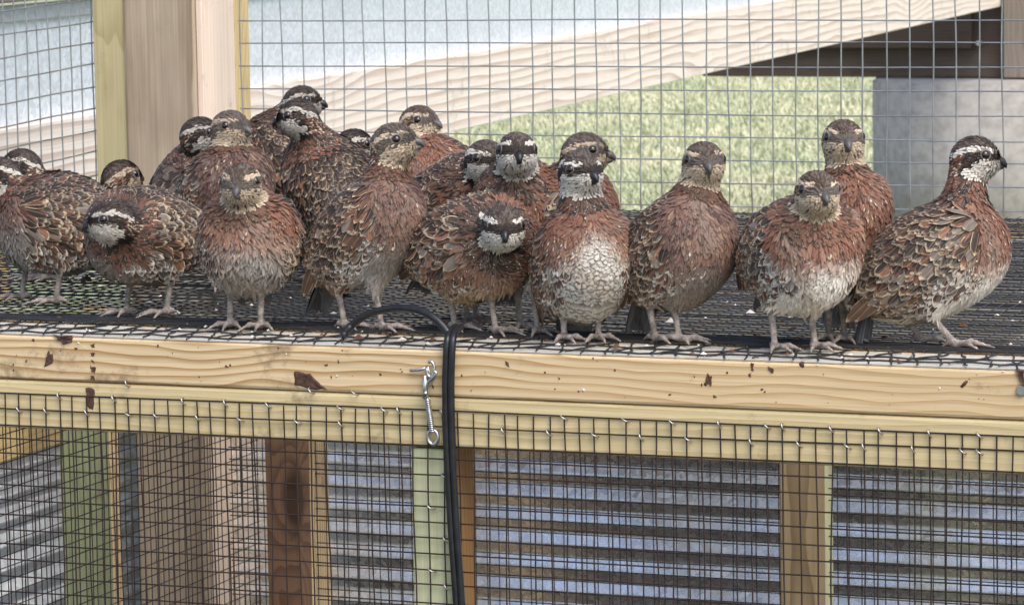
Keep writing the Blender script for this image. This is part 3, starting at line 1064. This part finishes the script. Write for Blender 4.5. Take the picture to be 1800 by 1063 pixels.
def feathers(Pt, T, Nn, ln, wd, lift, ca, cb, bars, edge, blot, rnd, rows=5, curl=None, droop=.6, field=None):
    """All arrays per feather; returns vertices, quads and the three attribute arrays."""
    n = len(Pt)
    v = np.array([0, .32, .66, .88, 1.0]) if rows == 5 else np.array([0, .5, .85, 1.0])
    w = np.array([.45, .92, 1., .70, .16]) if rows == 5 else np.array([.5, 1., .8, .2])
    T = unit(T - Nn * (T * Nn).sum(-1, keepdims=True))
    B = np.cross(Nn, T)
    R_ = .045
    vv = v[None, :, None]
    ctr = Pt[:, None] + T[:, None] * (ln[:, None, None] * (vv - .12)) + Nn[:, None] * (
        ln[:, None, None] * lift[:, None, None] * vv - droop * (ln[:, None, None] * vv) ** 2 / (2 * R_) - .0005 + .0011 * vv)
    if curl is not None:
        ctr = ctr + B[:, None] * (curl[:, None, None] * ln[:, None, None] * vv ** 2)
    if field is not None:                    # lay the vane on the body: its height over the skin is set, whatever the skin's curve
        want = -.0004 + .0016 * vv[..., 0] + ln[:, None] * lift[:, None] * vv[..., 0] ** 1.5
        for _ in range(2):
            d = field.sample(ctr)
            ctr = ctr + Nn[:, None] * np.clip(want - d, -.004, .004)[..., None]
    half = wd[:, None] * w[None] * .5
    Lf = ctr - B[:, None] * half[..., None] - Nn[:, None] * (half * .22)[..., None]
    Rg = ctr + B[:, None] * half[..., None] - Nn[:, None] * (half * .22)[..., None]
    V = np.stack([Lf, ctr, Rg], 2)            # n, rows, 3, 3
    k = len(v)
    base = (np.arange(n) * k * 3)[:, None, None]
    i = np.arange(k - 1)[None, :, None] * 3
    j = np.arange(2)[None, None]
    a = base + i + j
    Q = np.stack([a, a + 3, a + 4, a + 1], -1).reshape(-1, 4)
    rep = lambda x: np.broadcast_to(x[:, None, None], (n, k, 3))
    uu = np.broadcast_to(np.array([0, .5, 1.])[None, None], (n, k, 3))
    vs_ = np.broadcast_to(v[None, :, None], (n, k, 3))
    uvf = np.stack([uu, vs_, rep(rnd), rep(blot)], -1).reshape(-1, 4)
    cA = np.concatenate([np.broadcast_to(ca[:, None, None], (n, k, 3, 3)), rep(bars)[..., None]], -1).reshape(-1, 4)
    cB = np.concatenate([np.broadcast_to(cb[:, None, None], (n, k, 3, 3)), rep(edge)[..., None]], -1).reshape(-1, 4)
    # the vane is softly bowed: its shading normal leans most of the way to that of the body under it
    side_ = np.array([-.45, 0, .45])[None, None, :, None]
    NN = unit(Nn[:, None, None] + B[:, None, None] * side_ - T[:, None, None] * .10 + np.zeros((n, k, 3, 3)))
    return V.reshape(-1, 3), Q, cA, cB, uvf, NN.reshape(-1, 3)


def join(parts):
    V, Q, A, B, U = [], [], [], [], []
    b = 0
    for p in parts:
        V.append(p[0]); Q.append(p[1] + b); A.append(p[2]); B.append(p[3]); U.append(p[4])
        b += len(p[0])
    return np.concatenate(V), np.concatenate(Q), np.concatenate(A), np.concatenate(B), np.concatenate(U)


def feather_obj(name, parts, parent):
    V, Q, A, B, U = join(parts)
    me = arr_mesh(name, V, Q, M['plumage'], True, dict(ca=A, cb=B, uvf=U))
    me.normals_split_custom_set_from_vertices(np.concatenate([p[5] for p in parts]).astype(np.float32))
    return mesh_obj(name, me, parent)


def thin(Pt, cell, rng):
    """One point per jittered voxel."""
    order = rng.permutation(len(Pt))
    key = np.floor(Pt[order] / cell + rng.random(3)).astype(np.int64)
    kk = key[:, 0] * 73856093 ^ key[:, 1] * 19349663 ^ key[:, 2] * 83492791
    _, first = np.unique(kk, return_index=True)
    return order[first]


def head_colour(q, male, rng, nz, greyface=False):
    """Colour at q, a point on the skull in head axes scaled to about the unit ball (x to the beak, y left, z up)."""
    x, y, z = q[:, 0], np.abs(q[:, 1]), q[:, 2]
    z = z + nz * .09
    n = len(q)
    rr_ = rng.random(n)
    dark = C_['dark'] * .8 if male else C_['brown'] * .8
    pale = C_['white'] * .86 if male else lerp(C_['buff'], C_['pale'], np.array(.5)) * .9
    crown = C_['dark'] * 1.5 if male else C_['brown'] * .85
    c = np.tile(crown, (n, 1))
    c = np.where((rr_ > .60)[:, None], C_['grey'] * .5, c)
    c = np.where((rr_ < .16)[:, None], C_['brown'] * .8, c)
    if greyface:
        c = np.where((rr_ < .75)[:, None], C_['grey'] * .62, C_['brown'])
    # brow stripe: narrow over the lores, running back and down to the nape
    zb_ = np.where(x > -.1, .50 - .12 * np.maximum(x - .1, 0), .50 + .50 * (x + .1))
    wb_ = np.where(x > .15, .085, .125)
    brow = (np.abs(z - zb_) < wb_) & (y > .32) & (x < .86)
    below = z < zb_ - .09
    thr_z = np.where(x > .2, -.02 - .05 * (x - .2), -.02 - .62 * (.2 - x))
    throat = (z < thr_z) & (x > -.34) & ((x > -.10) | (z < -.42))
    face = below & ~throat
    nape = face & (x < -.42)
    c[face] = dark
    if greyface:
        c[face] = C_['grey'] * .55
    f2 = face & (rr_ < (.16 if male else .10 if greyface else .45))
    c[f2] = C_['brown'] if male else C_['tan'] * .75
    f3 = face & (rr_ > .9)
    c[f3] = C_['grey'] * .55
    npc = np.where((rr_ < .4)[:, None], C_['rufous'], np.where((rr_ < .65)[:, None], C_['pale'] * .8, C_['dark'] * 1.5))
    c[nape] = npc[nape]
    lore = face & (x > .55) & (z > -.18)
    c[lore] = C_['dark'] if male else C_['grey'] * .5
    c[brow] = pale
    bs = brow & (rr_ > .86)
    c[bs] = C_['grey'] * .8
    c[throat] = pale
    spk = throat & ((rr_ < .10) | ((np.abs(z - thr_z) < .10) & (rr_ < .35)))
    c[spk] = C_['grey'] * (.75 if male else .6)
    neck_line = (z < -.78) & (x <= .0)
    c[neck_line] = (dark if male else C_['brown'])
    return c


def ico(c, r, fr=None, axes=(1, 1, 1), seg=14):
    bm = bmesh.new()
    bmesh.ops.create_uvsphere(bm, u_segments=seg, v_segments=seg // 2 + 2, radius=r)
    for v in bm.verts:
        p = np.array(v.co) * axes
        v.co = Vector(c + (p @ fr if fr is not None else p))
    return bm


def quail(i, S):
    rng = np.random.default_rng(100 + i * 7)
    male = S['male']
    hs = S.get('hs', 1.0) * 1.05
    feet = [at(x, y, EZ, .004) for x, y in S['feet']]
    fm = np.mean(feet, 0)
    D0 = S.get('D', depth(fm))
    Bc = at_d(*S['body'], D0 + S.get('dD', 0))
    fr = frame(S['az'], S['pitch'])
    L_, W_, H_ = np.array(S.get('size', (.066, .044, .048))) * np.array([.94 if S.get('keepL') else .88 if S['pitch'] > 30 else .92, .90, .93])
    hfr = frame(S['haz'], S.get('hp', 0))
    if 'hroll' in S:
        a = math.radians(S['hroll'])
        hfr = np.array([hfr[0], hfr[1] * math.cos(a) + hfr[2] * math.sin(a), -hfr[1] * math.sin(a) + hfr[2] * math.cos(a)])
    f0 = unit(fr[0] * [1, 1, 0])
    Hd = depth(Bc + f0 * S.get('hoff', .03))
    Hc = at_d(*S['head'], Hd)
    for _ in range(40):                      # a lowered head is held in front of the breast, not inside it
        k0 = np.linalg.norm(((Hc + hfr[0] * .004 - Bc) @ fr.T) / np.array([L_, W_, H_]))
        if k0 > 1.16:
            break
        Hd -= .003
        Hc = at_d(*S['head'], Hd)
    root = thing('quail', S['label'], 'quail', (fm[0], fm[1], 0.0), 'quail crowded along the front of the wire floor')
    

    lo = np.minimum.reduce([Bc - .095, Hc - .035] + [f - .045 for f in feet])
    hi = np.maximum.reduce([Bc + .095, Hc + .035] + [f + .045 for f in feet])
    lo[2] = -.004
    Fd = Field(lo, hi, .0017)
    B2W = lambda q: Bc + np.asarray(q, float) @ fr
    Fd.ellipsoid(B2W((-.10 * L_, 0, -.04 * H_)), fr, (L_ * .88, W_, H_ * .97), .004)
    Fd.ellipsoid(B2W((.24 * L_, 0, -.14 * H_)), fr, (.62 * L_, W_ * .90, H_ * .86), .010)
    Fd.ellipsoid(B2W((-.62 * L_, 0, .10 * H_)), fr, (.62 * L_, W_ * .60, H_ * .48), .014)
    for sd_ in (1, -1):
        Fd.ellipsoid(B2W((-.12 * L_, sd_ * W_ * .66, .10 * H_)), fr, (L_ * .84, W_ * .36, H_ * .60), .008)
    nb = B2W((.44 * L_, 0, .20 * H_))
    nk = Hc - hfr[0] * .004 - hfr[2] * .006
    Fd.cone(nb, nk, min(W_ * .62, .026) * S.get('nk', 1.0), .0122 * hs, .010)
    Fd.ellipsoid(Hc, hfr, (.0170 * hs, .0148 * hs, .0150 * hs), .006)
    Fd.ellipsoid(Hc + np.array([.0058, 0, -.0042]) * hs @ hfr, hfr, (.0122 * hs, .0118 * hs, .0102 * hs), .006)
    ankles = []
    for kf, f in enumerate(feet):
        lat = (f - fm) @ fr[1]
        sgn = 1 if lat > 0 else -1
        toe_az = S.get('faz', S['az']) + rng.uniform(-12, 12)
        tf = frame(toe_az, 0)
        ank = f + EZ * S.get('shank', .030) - tf[0] * S.get('lean', .006) + tf[1] * 0
        hip = B2W((-.08 * L_, sgn * W_ * .42, -.52 * H_))
        # keep the hip above the ankle
        hip = hip * .55 + (ank * .45 + np.array([0, 0, .012]))
        Fd.cone(hip, ank, .0165, .0042, .010)
        Fd.cone(ank, f + EZ * .001, .0030, .0024, .003)
        ankles.append(ank)
        for ang, ll in ((-34, .025), (2, .030), (36, .025), (172, .011)):
            d = tf[0] * math.cos(math.radians(ang)) + tf[1] * math.sin(math.radians(ang))
            k1 = f + d * ll * .5 + EZ * .0022
            k2 = f + d * ll - EZ * .0012
            Fd.cone(f + EZ * .0005, k1, .0024, .0020, .002)
            Fd.cone(k1, k2, .0020, .0011, .002)
    V, Nn, Q = Fd.mesh()
    # ---- which region is each vertex in
    qb = (V - Bc) @ fr.T / np.array([L_, W_, H_])
    qh = (V - Hc) @ hfr.T / (np.array([.0170, .0148, .0150]) * hs)
    dh = np.linalg.norm(qh, axis=1)
    ab = nk - nb
    tn = np.clip(((V - nb) @ ab) / (ab @ ab), 0, 1)
    dn = np.linalg.norm(V - nb - tn[:, None] * ab, axis=1)
    zleg = np.mean([a[2] for a in ankles]) + .006
    dleg = np.min([np.linalg.norm(V[:, :2] - (a[:2] + f[:2]) / 2, axis=1) for a, f in zip(ankles, feet)], axis=0)
    leg = (V[:, 2] < zleg) & (np.linalg.norm(qb, axis=1) > 1.03)
    head = (dh < 1.42) & ~leg & (qh[:, 2] > -1.25)
    inbody = np.linalg.norm(qb, axis=1) < 1.12
    neck = ~head & ~leg & (tn > .42) & (dn < .031)
    nz1 = np.zeros(len(V)); nz2 = np.zeros(len(V))
    for _ in range(5):
        k_ = rng.normal(size=3) * 95
        nz1 += np.sin(V @ k_ + rng.uniform(0, 6.28)) / 3.2
        k_ = rng.normal(size=3) * 330
        nz2 += np.sin(V @ k_ + rng.uniform(0, 6.28)) / 3.2
    # ---- torso plumage as functions of body coordinates
    x, y, z = qb[:, 0], np.abs(qb[:, 1]), qb[:, 2]
    down = -Nn[:, 2]
    belly_line = S.get('belly', -.25) - S.get('vee', 0) * y             # height (in body axes) where the breast turns pale
    front = fr[0]
    pal = z - .55 * (x - .2) * (-1) * 0 + nz1 * .10
    breast_c = lerp(np.tile(C_['rufous'] if not S.get('plum') else C_['plum'], (len(V), 1)), np.tile(C_['chest'], (len(V), 1)), (nz1 + .2) * .55)
    breast_c = lerp(breast_c, np.tile(C_['grey'] * .8, (len(V), 1)), np.clip(nz1 * .6 - .04 + nz2 * .2, 0, .6))
    belly_c = lerp(np.tile(C_[S.get('bcol', 'ash')], (len(V), 1)), np.tile(C_['buff'] * .8, (len(V), 1)), np.clip(nz1 * .4 + .1, 0, .5))
    if S.get('bdirt'):
        belly_c = lerp(belly_c, np.tile(C_['grey'] * .7, (len(V), 1)), np.clip(nz2 * .4 + S['bdirt'], 0, .85))
    up_w = np.clip((V[:, 2] - (Bc[2] + belly_line * H_) + nz1 * .006) / .022 + .5, 0, 1)
    torso_c = lerp(belly_c, breast_c, up_w)
    back = (z > .52 - .15 * y) & (x < .72)
    wing = (y > .60) & (z < .62) & (z > -.42 + .15 * (x + .3)) & (x < S.get('wx', .48) + .25 * z) & ~back
    back_c = lerp(np.tile(C_['brown'], (len(V), 1)), np.tile(C_['rufous'] * .8, (len(V), 1)), nz1 * .6 + .4)
    back_c = lerp(back_c, np.tile(C_['grey'], (len(V), 1)), np.clip(nz2 * .5 + (-.25 - x) * 1.0, 0, .7))
    col = torso_c.copy()
    col[back | wing] = back_c[back | wing]
    # neck: speckled
    neck_c = lerp(np.tile(C_['rufous'] * (1 if male else 1.1), (len(V), 1)), np.tile(C_['brown'], (len(V), 1)), nz1 * .5 + .4)
    nfront = ((V - nk) @ hfr[0]) > .002
    collar = neck & (tn > .86) & nfront & (nz2 > -.45)
    col[neck] = neck_c[neck]
    if male:
        col[collar] = C_['dark'] * .9
    hc = head_colour(unit(qh), male, rng, nz2 * .6, S.get('greyface', False))
    col[head] = hc[head]
    lc = lerp(np.tile(C_['leg'], (len(V), 1)), np.tile(C_['legdark'], (len(V), 1)), nz2 * .4 + .35)
    col[leg] = lc[leg]
    skin = col.copy()
    skin[~leg] *= .8
    mesh_obj('body', arr_mesh('body', V, Q, M['skin'], True, {'ca': np.c_[skin, np.ones(len(V))]}), root)

    # ---- flow: from beak to tail, hanging on the breast
    Tt = np.tile(-fr[0], (len(V), 1))
    hang = np.clip(.55 + qb[:, 0] * .5 - qb[:, 2] * .25, 0, 1) * (~(back | wing))
    Tt = Tt * (1 - .72 * hang[:, None]) + np.array([0, 0, -1.]) * (.72 * hang)[:, None]
    Tt[wing] = (-fr[0] * .95 - fr[2] * .22)
    Th = -hfr[0] * 1.0 - hfr[2] * .25
    Tn = unit(nb - nk) - hfr[0] * .15
    wn_ = np.clip((tn - .15) / .5, 0, 1) * np.clip((.045 - dn) / .012, 0, 1)
    Tt = Tt * (1 - wn_[:, None]) + Tn * wn_[:, None]
    wh = np.clip((1.55 - dh) / .35, 0, 1)
    Tt = Tt * (1 - wh[:, None]) + Th * wh[:, None]
    # scruffy clumps: swirl the flow by smooth noise
    Bn = np.cross(Nn, Tt)
    Tt = unit(Tt + Bn * (nz1 * S.get('ruffle', .35))[:, None] * (~head)[:, None])

    parts, wing_parts = [], {1: [], -1: []}

    def emit(mask, cell, ln, wd, lift, cb, bars, edge, blot, rows=5, jl=.25, dest=None, curl=.10, tint=None, droop=.85, cv_=.2):
        ids = np.nonzero(mask)[0]
        if not len(ids):
            return
        ids = ids[thin(V[ids], cell, rng)]
        n = len(ids)
        r_ = rng.random(n)
        g = lambda a: (np.broadcast_to(a, (len(V),))[ids] if np.ndim(a) else np.full(n, a)).astype(float)
        c0 = col[ids] * S.get('tone', 1.0) * rng.uniform(1 - cv_, 1 + cv_, n)[:, None]
        if tint is not None:
            c0 = tint(ids, c0, r_)
        cbv = cb[ids] if np.ndim(cb) == 2 else np.tile(cb, (n, 1))
        cbv = cbv * rng.uniform(.6, 1.1, n)[:, None]
        s = rng.uniform(1 - jl, 1 + jl, n)
        tt_ = Tt[ids] + rng.normal(0, .13, (n, 3))
        p = feathers(V[ids], tt_, Nn[ids], g(ln) * s, g(wd) * rng.uniform(.85, 1.15, n), g(lift) * rng.uniform(.2, 1.8, n), c0, cbv,
                     g(bars) * (rng.random(n) < .85), np.where(g(edge) > 1, 1 + (g(edge) - 1) * rng.uniform(.6, 1.4, n), g(edge) * rng.uniform(.5, 1.3, n)), g(blot) * (rng.random(n) < .75), r_, rows, rng.normal(0, curl, n), droop, Fd)
        (parts if dest is None else dest).append(p)

    white_t = np.tile(C_['white'], (len(V), 1))
    buff_t = np.tile(C_['buff'], (len(V), 1))
    nearbeak = head & (qh[:, 0] > .72)
    ruf = S.get('lift', .10)
    emit(head & ~nearbeak, .0016, .0046, .0019, .035, col, 0, 0, 0, 4, .25, curl=.05)
    emit(nearbeak, .0014, .0026, .0015, .04, col, 0, 0, 0, 4, .2, curl=.05)
    # neck speckle: pale-edged and dark feathers
    ncb = lerp(white_t, buff_t, np.full(len(V), 0 if male else .8)) * (.85 if male else .7)
    spot = (nz2 > -.25) & ~collar

    def neck_tint(ids, c0, r_):
        c0[r_ < .30] = C_['dark'] if male else C_['brown']
        return c0
    emit(neck & ~collar, .0027, .0078, .0034, ruf * .7, ncb, 0, np.where(spot & (rng.random(len(V)) < .5), .12, .0), 0, 5, .3, tint=neck_tint)
    emit(collar, .0024, .0065, .0030, .1, C_['white'] * .8, 0, .08 * (nz2 > .5), 0, 4)
    tors = ~head & ~neck & ~leg & ~back & ~wing
    upr = up_w + rng.uniform(-.45, .45, len(V))
    upb = tors & (upr > .5)
    low = tors & (upr <= .5)
    flank = low & (y > .45) & (x < .55) & (z > -.75)
    low = low & ~flank
    edge_c = lerp(buff_t, white_t, np.clip(.4 + nz2 * .4, 0, 1))
    # pale spots thicken towards the belly
    near = np.clip(1 - (up_w - .5) * 2 * .9, 0, 1)
    sp = S.get('spots', .5)
    spk = rng.random(len(V)) < sp * (.03 + .50 * near)

    def br_tint(ids, c0, r_):
        c0 = np.where((r_ < .12)[:, None], c0 * .5, c0)
        c0 = np.where(((r_ > .82) & (r_ < .90))[:, None], c0 * .5 + C_['grey'] * .4, c0)
        return np.where((r_ > .95)[:, None], c0 * .4 + C_['tan'] * .6, c0)
    emit(upb, .0023, .0125, .0028, ruf * .5, edge_c, 0, np.where(spk, 1.20, .0), .12 * sp, 5, .3, tint=br_tint, curl=.2, cv_=S.get('cv', .12))
    sc = S.get('scallop', 0)
    if sc:
        emit(low, .0040, .0105, .0086, ruf * .3, C_['white'], sc, .0, 0, 5, .2, cv_=.12)
    else:
        emit(low, .0026, .0135, .0031, ruf * .8, C_['pale'], .0, .05, 0, 5, .35, curl=.25)
    fl_c = lerp(white_t, buff_t, np.clip(.3 + nz1 * .5, 0, 1))

    def fl_tint(ids, c0, r_):
        return np.where((r_ < .62)[:, None], C_['rufous'] * .9, C_['grey'])
    emit(flank, .0048, .0165, .0068, ruf * .6, fl_c, 0, .24, .55, 5, .25, tint=fl_tint)
    # back
    def bk_tint(ids, c0, r_):
        return np.where((r_ < .35)[:, None], C_['dark'] * 1.5, c0)
    emit(back & ~leg & ~head & ~neck, .0050, .0170, .0088, ruf * .5, lerp(buff_t, np.tile(C_['grey'], (len(V), 1)), np.clip(.45 + nz2 * .6, 0, 1)), .15, .17, .95, 5, .25, tint=bk_tint)

    # wings: covert rows, then the long flight feathers along the lower edge
    def wg_tint(ids, c0, r_):
        wr = S.get('wred', .35)
        o = np.where((r_ < wr)[:, None], C_['chest'] * .85, c0 * 1.15)
        o = np.where((r_ > .72 - S.get('wgrey', 0))[:, None], C_['grey'] * .85, o)
        return o
    for sgn in (1, -1):
        side = (qb[:, 1] * sgn > 0)
        emit(wing & side, .0056, .0210, .0106, .03 + ruf * .25, lerp(buff_t, np.tile(C_['pale'], (len(V), 1)), np.clip(.3 + nz2 * .5, 0, 1)), .12, .15, .9, 5, .25, wing_parts[sgn], tint=wg_tint, droop=1.05)
        n = 8
        kk = np.linspace(0, 1, n)
        # roots run back along the wing's lower edge
        rt = np.array([B2W((-.05 * L_ - .62 * L_ * a_, sgn * W_ * (1.02 - .22 * a_), (-.20 + .26 * a_) * H_)) for a_ in kk])
        nr = unit(np.tile(fr[1] * sgn * 1.0 - fr[2] * .15 - fr[0] * .05, (n, 1)))
        tt_ = unit(-fr[0] * 1.0 - fr[1] * sgn * .34 - fr[2] * .12)[None] + rng.normal(0, .03, (n, 3))
        c0 = np.tile(C_['brown'] * 1.1, (n, 1)) * rng.uniform(.8, 1.3, n)[:, None]
        wing_parts[sgn].append(feathers(rt + nr * (.002 + .003 * kk)[:, None], tt_, nr, np.full(n, .046), np.full(n, .0105), np.full(n, .01), c0,
                                        np.tile(C_['buff'], (n, 1)), np.full(n, .25), np.full(n, .10), np.zeros(n), rng.random(n), 5, np.full(n, -.03 * sgn), .4))
        feather_obj('wing', wing_parts[sgn], root)
    # tail
    n = 9
    a_ = np.linspace(-1, 1, n)
    tb = B2W((-1.02 * L_, 0, .12 * H_))
    tdir = unit(-fr[0] * 1.0 - fr[2] * S.get('tail_drop', .35))
    tup = unit(np.cross(tdir, -fr[1]))
    if tup @ fr[2] < 0:
        tup = -tup
    rt = tb + fr[1] * (a_ * .007)[:, None] - tup * (np.abs(a_) * .002)[:, None] - tdir * .012
    tt_ = tdir + fr[1] * (a_ * .20)[:, None]
    tl = S.get('tail', .058)
    feather_obj('tail', [feathers(rt, unit(tt_), np.tile(tup, (n, 1)) + fr[1] * (a_ * .5)[:, None], np.full(n, tl), np.full(n, .012), np.full(n, .0), np.tile(C_['slate'], (n, 1)) * rng.uniform(.8, 1.2, n)[:, None],
                                np.tile(C_['grey'], (n, 1)), np.full(n, .2), np.full(n, .08), np.zeros(n), rng.random(n), 5, np.zeros(n), .2)], root)
    stuff(feather_obj('plumage', parts, root))

    # ---- eyes, beak
    for sgn in (1, -1):
        ec = Hc + (np.array([.0062, sgn * .0122, .0028]) * hs) @ hfr
        bm = ico(ec, .0037 * hs)
        bm_obj('eye', bm, M['eye'], root, True)
        ax_e = unit(np.array([.30, sgn * 1.0, .10]) @ hfr)
        e1_ = unit(np.cross(ax_e, hfr[2])); e2_ = np.cross(ax_e, e1_)
        rim = arcpath(ec + ax_e * .0016 * hs, .0037 * hs, 0, 360, 18, e1_, e2_ * .92)
        tubes('eyelid', [rim], .00062 * hs, M['eyelid'], root, 6)
    bk = [np.array(p_) * hs for p_ in ((.0130, 0, -.0020), (.0170, 0, -.0016), (.0203, 0, -.0026), (.0226, 0, -.0048), (.0232, 0, -.0068))]
    V1, Q1 = tube_arrays([np.array([Hc + p_ @ hfr for p_ in bk])], [np.array([.0046, .0041, .0031, .0017, .0005]) * hs], 10)
    bk2 = [np.array(p_) * hs for p_ in ((.0130, 0, -.0052), (.0165, 0, -.0058), (.0195, 0, -.0064), (.0215, 0, -.0066))]
    V2, Q2 = tube_arrays([np.array([Hc + p_ @ hfr for p_ in bk2])], [np.array([.0035, .0030, .0022, .0008]) * hs], 10)
    bm_ = M['beak_black'] if male else M['beak_grey']
    mesh_obj('beak', arr_mesh('beak', np.concatenate([V1, V2]), np.concatenate([Q1, Q2 + len(V1)]), bm_), root)
    return len(Q)


BIRDS = [
    dict(label='quail cut off at the left edge, grey belly, black and white face turned left', male=True, feet=[(38, 522), (98, 530)], body=(98, 390), az=-165, pitch=8, size=(.064, .044, .048), head=(-2, 308), haz=178, hp=-5, hoff=.02,
         bcol='ash', bdirt=.25, belly=.10, plum=True, wx=0.6, wred=0.25, tone=0.95),
    dict(label='quail at the far left whose dark crown shows over the back of the left-edge bird', male=True, feet=[(70, 488), (105, 490)], body=(95, 372), az=170, pitch=6, size=(.060, .042, .044), head=(38, 292), haz=170, hp=0, hoff=.02),
    dict(label='quail with only its dark buff-striped head showing, in front of the corner post', male=False, feet=[(190, 486), (225, 486)], body=(205, 395), az=60, pitch=15, size=(.058, .040, .044), head=(213, 312), haz=40, hp=5, hoff=.02),
    dict(label='hunched rufous quail with its black and white head held low, facing left', male=True, feet=[(222, 548), (292, 550)], body=(250, 410), az=-140, pitch=12, size=(.060, .044, .046), head=(194, 388), haz=-168, hp=-4, hoff=.045, plum=True, bcol='grey', bdirt=.3, belly=-.30, spots=.8, tone=0.85),
    dict(label='dark quail beside the corner post with its white cheek half hidden by a neighbour head', male=True, feet=[(345, 472), (375, 472)], body=(352, 318), az=30, pitch=45, size=(.062, .040, .044), head=(352, 236), haz=12, hp=0, hoff=.01, tone=0.75),
    dict(label='brown breasted quail with a pale grey face in front of the corner post, looking right', male=False, feet=[(380, 505), (420, 505)], body=(398, 335), az=-55, pitch=45, size=(.062, .042, .044), head=(405, 226), haz=-38, hp=5, hoff=.015, plum=True, belly=-.3, bcol='grey', greyface=True, tone=0.9),
    dict(label='round puffed up quail facing the viewer with a small buff chin, left of the cable', male=False, feet=[(404, 570), (458, 572)], body=(440, 420), az=-88, pitch=32, size=(.060, .0445, .046), head=(424, 322), haz=-98, hp=-8, hoff=.035, spots=.9, bcol='ash', bdirt=.15, belly=.05, lift=.16, ruffle=.5, tone=1.1),
    dict(label='tallest quail at the back with a bold white brow, looking right above the other birds', male=True, feet=[(500, 452), (530, 452)], body=(498, 280), az=150, pitch=38, size=(.062, .042, .046), head=(531, 180), haz=-6, hp=3, hoff=-.01, hs=1.0, tone=0.7),
    dict(label='quail turned away showing its brown back, white-striped head in left profile', male=True, feet=[(560, 490), (595, 490)], body=(580, 322), az=125, pitch=42, size=(.064, .043, .046), head=(524, 206), haz=172, hp=-4, hoff=-.02, hs=1.0, tone=0.95),
    dict(label='quail mostly hidden at the back with dark crown and white cheek', male=True, feet=[(640, 462), (665, 462)], body=(650, 335), az=60, pitch=30, size=(.058, .040, .044), head=(622, 257), haz=30, hp=0, hoff=.0),
    dict(label='large upright grey-faced quail stretching up, looking right behind the cable loop', male=False, feet=[(606, 572), (672, 576)], body=(650, 398), az=-38, pitch=42, size=(.067, .0365, .042), head=(692, 252), haz=-14, hp=10, hoff=.02, hs=1.02, plum=True, belly=-.22, bcol='ash', bdirt=.2, spots=.25, lift=.06, ruffle=.2, tail_drop=.2, nk=0.9, wx=0.6, wred=0.1, greyface=True, keepL=True, tone=1.0),
    dict(label='tawny-headed quail at the back peering out just right of the large grey-faced bird', male=False, feet=[(755, 470), (785, 470)], body=(772, 315), az=-120, pitch=35, size=(.064, .042, .044), head=(736, 216), haz=-28, hp=5, hoff=.01, tone=1.2),
    dict(label='quail with grey crown and white chin, pressed against a rufous-chested bird', male=True, feet=[(822, 565), (838, 562)], body=(815, 355), az=-55, pitch=25, size=(.064, .042, .046), head=(854, 281), haz=-55, hp=-3, hoff=.02, D=2.98),
    dict(label='rufous chested quail with black and white face looking straight out', male=True, feet=[(915, 572), (945, 582)], body=(905, 372), az=-75, pitch=52, size=(.066, .037, .040), head=(908, 268), haz=-84, hp=2, hoff=.01, D=2.93, belly=-.6, spots=.8),
    dict(label='fluffed rufous quail crouching with lowered black face and broad white chin bar', male=True, feet=[(800, 575), (872, 582)], body=(838, 432), az=-48, pitch=18, size=(.062, .046, .046), head=(886, 400), haz=-88, hp=-5, hoff=.055, belly=-.6, bcol='buff', bdirt=.2, spots=.5, lift=.2, ruffle=.7, tone=1.05),
    dict(label='pale buff-browed quail behind the scallop-breasted bird, beak pointing right at the grass', male=False, feet=[(975, 560), (1000, 560)], body=(985, 375), az=-20, pitch=38, size=(.062, .042, .044), head=(1028, 268), haz=-4, hp=0, hoff=.02, D=2.93, hs=1.02, greyface=True),
    dict(label='upright quail with white breast covered in dark scallop marks, facing the viewer', male=True, feet=[(992, 593), (1052, 592)], body=(1027, 458), az=-78, pitch=46, size=(.064, .0415, .048), head=(1020, 302), haz=-58, hp=0, hoff=.02, scallop=.62, bcol='cream', belly=.62, vee=.75, spots=1.0, lift=.07, ruffle=.25),
    dict(label='plain plum-brown quail with smooth grey belly facing the viewer, standing alone before the grass', male=False, feet=[(1152, 595), (1194, 596)], body=(1196, 434), az=-50, pitch=42, size=(.066, .041, .047), head=(1237, 286), haz=-82, hp=2, hoff=.02, plum=True, bcol='grey', bdirt=.15, belly=-.20, spots=.1, lift=.05, ruffle=.25, faz=-35, wred=0.2, tone=1.05),
    dict(label='broad puffed up quail with yellowish chin and white lower belly', male=False, feet=[(1362, 610), (1432, 608)], body=(1412, 440), az=-72, pitch=24, size=(.064, .0455, .0495), head=(1436, 338), haz=-76, hp=0, hoff=.035, bcol='white', belly=-.12, spots=.9, lift=.10, ruffle=.45, tone=1.22),
    dict(label='slim upright quail with speckled rufous chest standing behind the broad white-bellied bird', male=False, feet=[(1458, 592), (1484, 594)], body=(1490, 396), az=-82, pitch=58, size=(.066, .036, .038), head=(1482, 247), haz=-84, hp=2, hoff=.01, spots=1.0, belly=-.5, dD=.03, nk=0.9, tone=1.12),
    dict(label='rightmost quail in profile with white brow and throat, looking right, tail down on the wire', male=True, feet=[(1622, 596), (1680, 606)], body=(1648, 450), az=-18, pitch=34, size=(.070, .042, .0465), head=(1714, 276), haz=-4, hp=-4, hoff=.015, hs=1.0, bcol='white', belly=-.05, plum=False, spots=.8, lift=.06, ruffle=.2, shank=.022, lean=.02, faz=-8, tail=.078, tail_drop=.62, wx=0.7, wred=.14, wgrey=.40, nk=0.85, keepL=True, tone=1.15),
]
tot = 0
for i, S in enumerate(BIRDS):
    tot += quail(i, S)
print('bird body quads', tot)
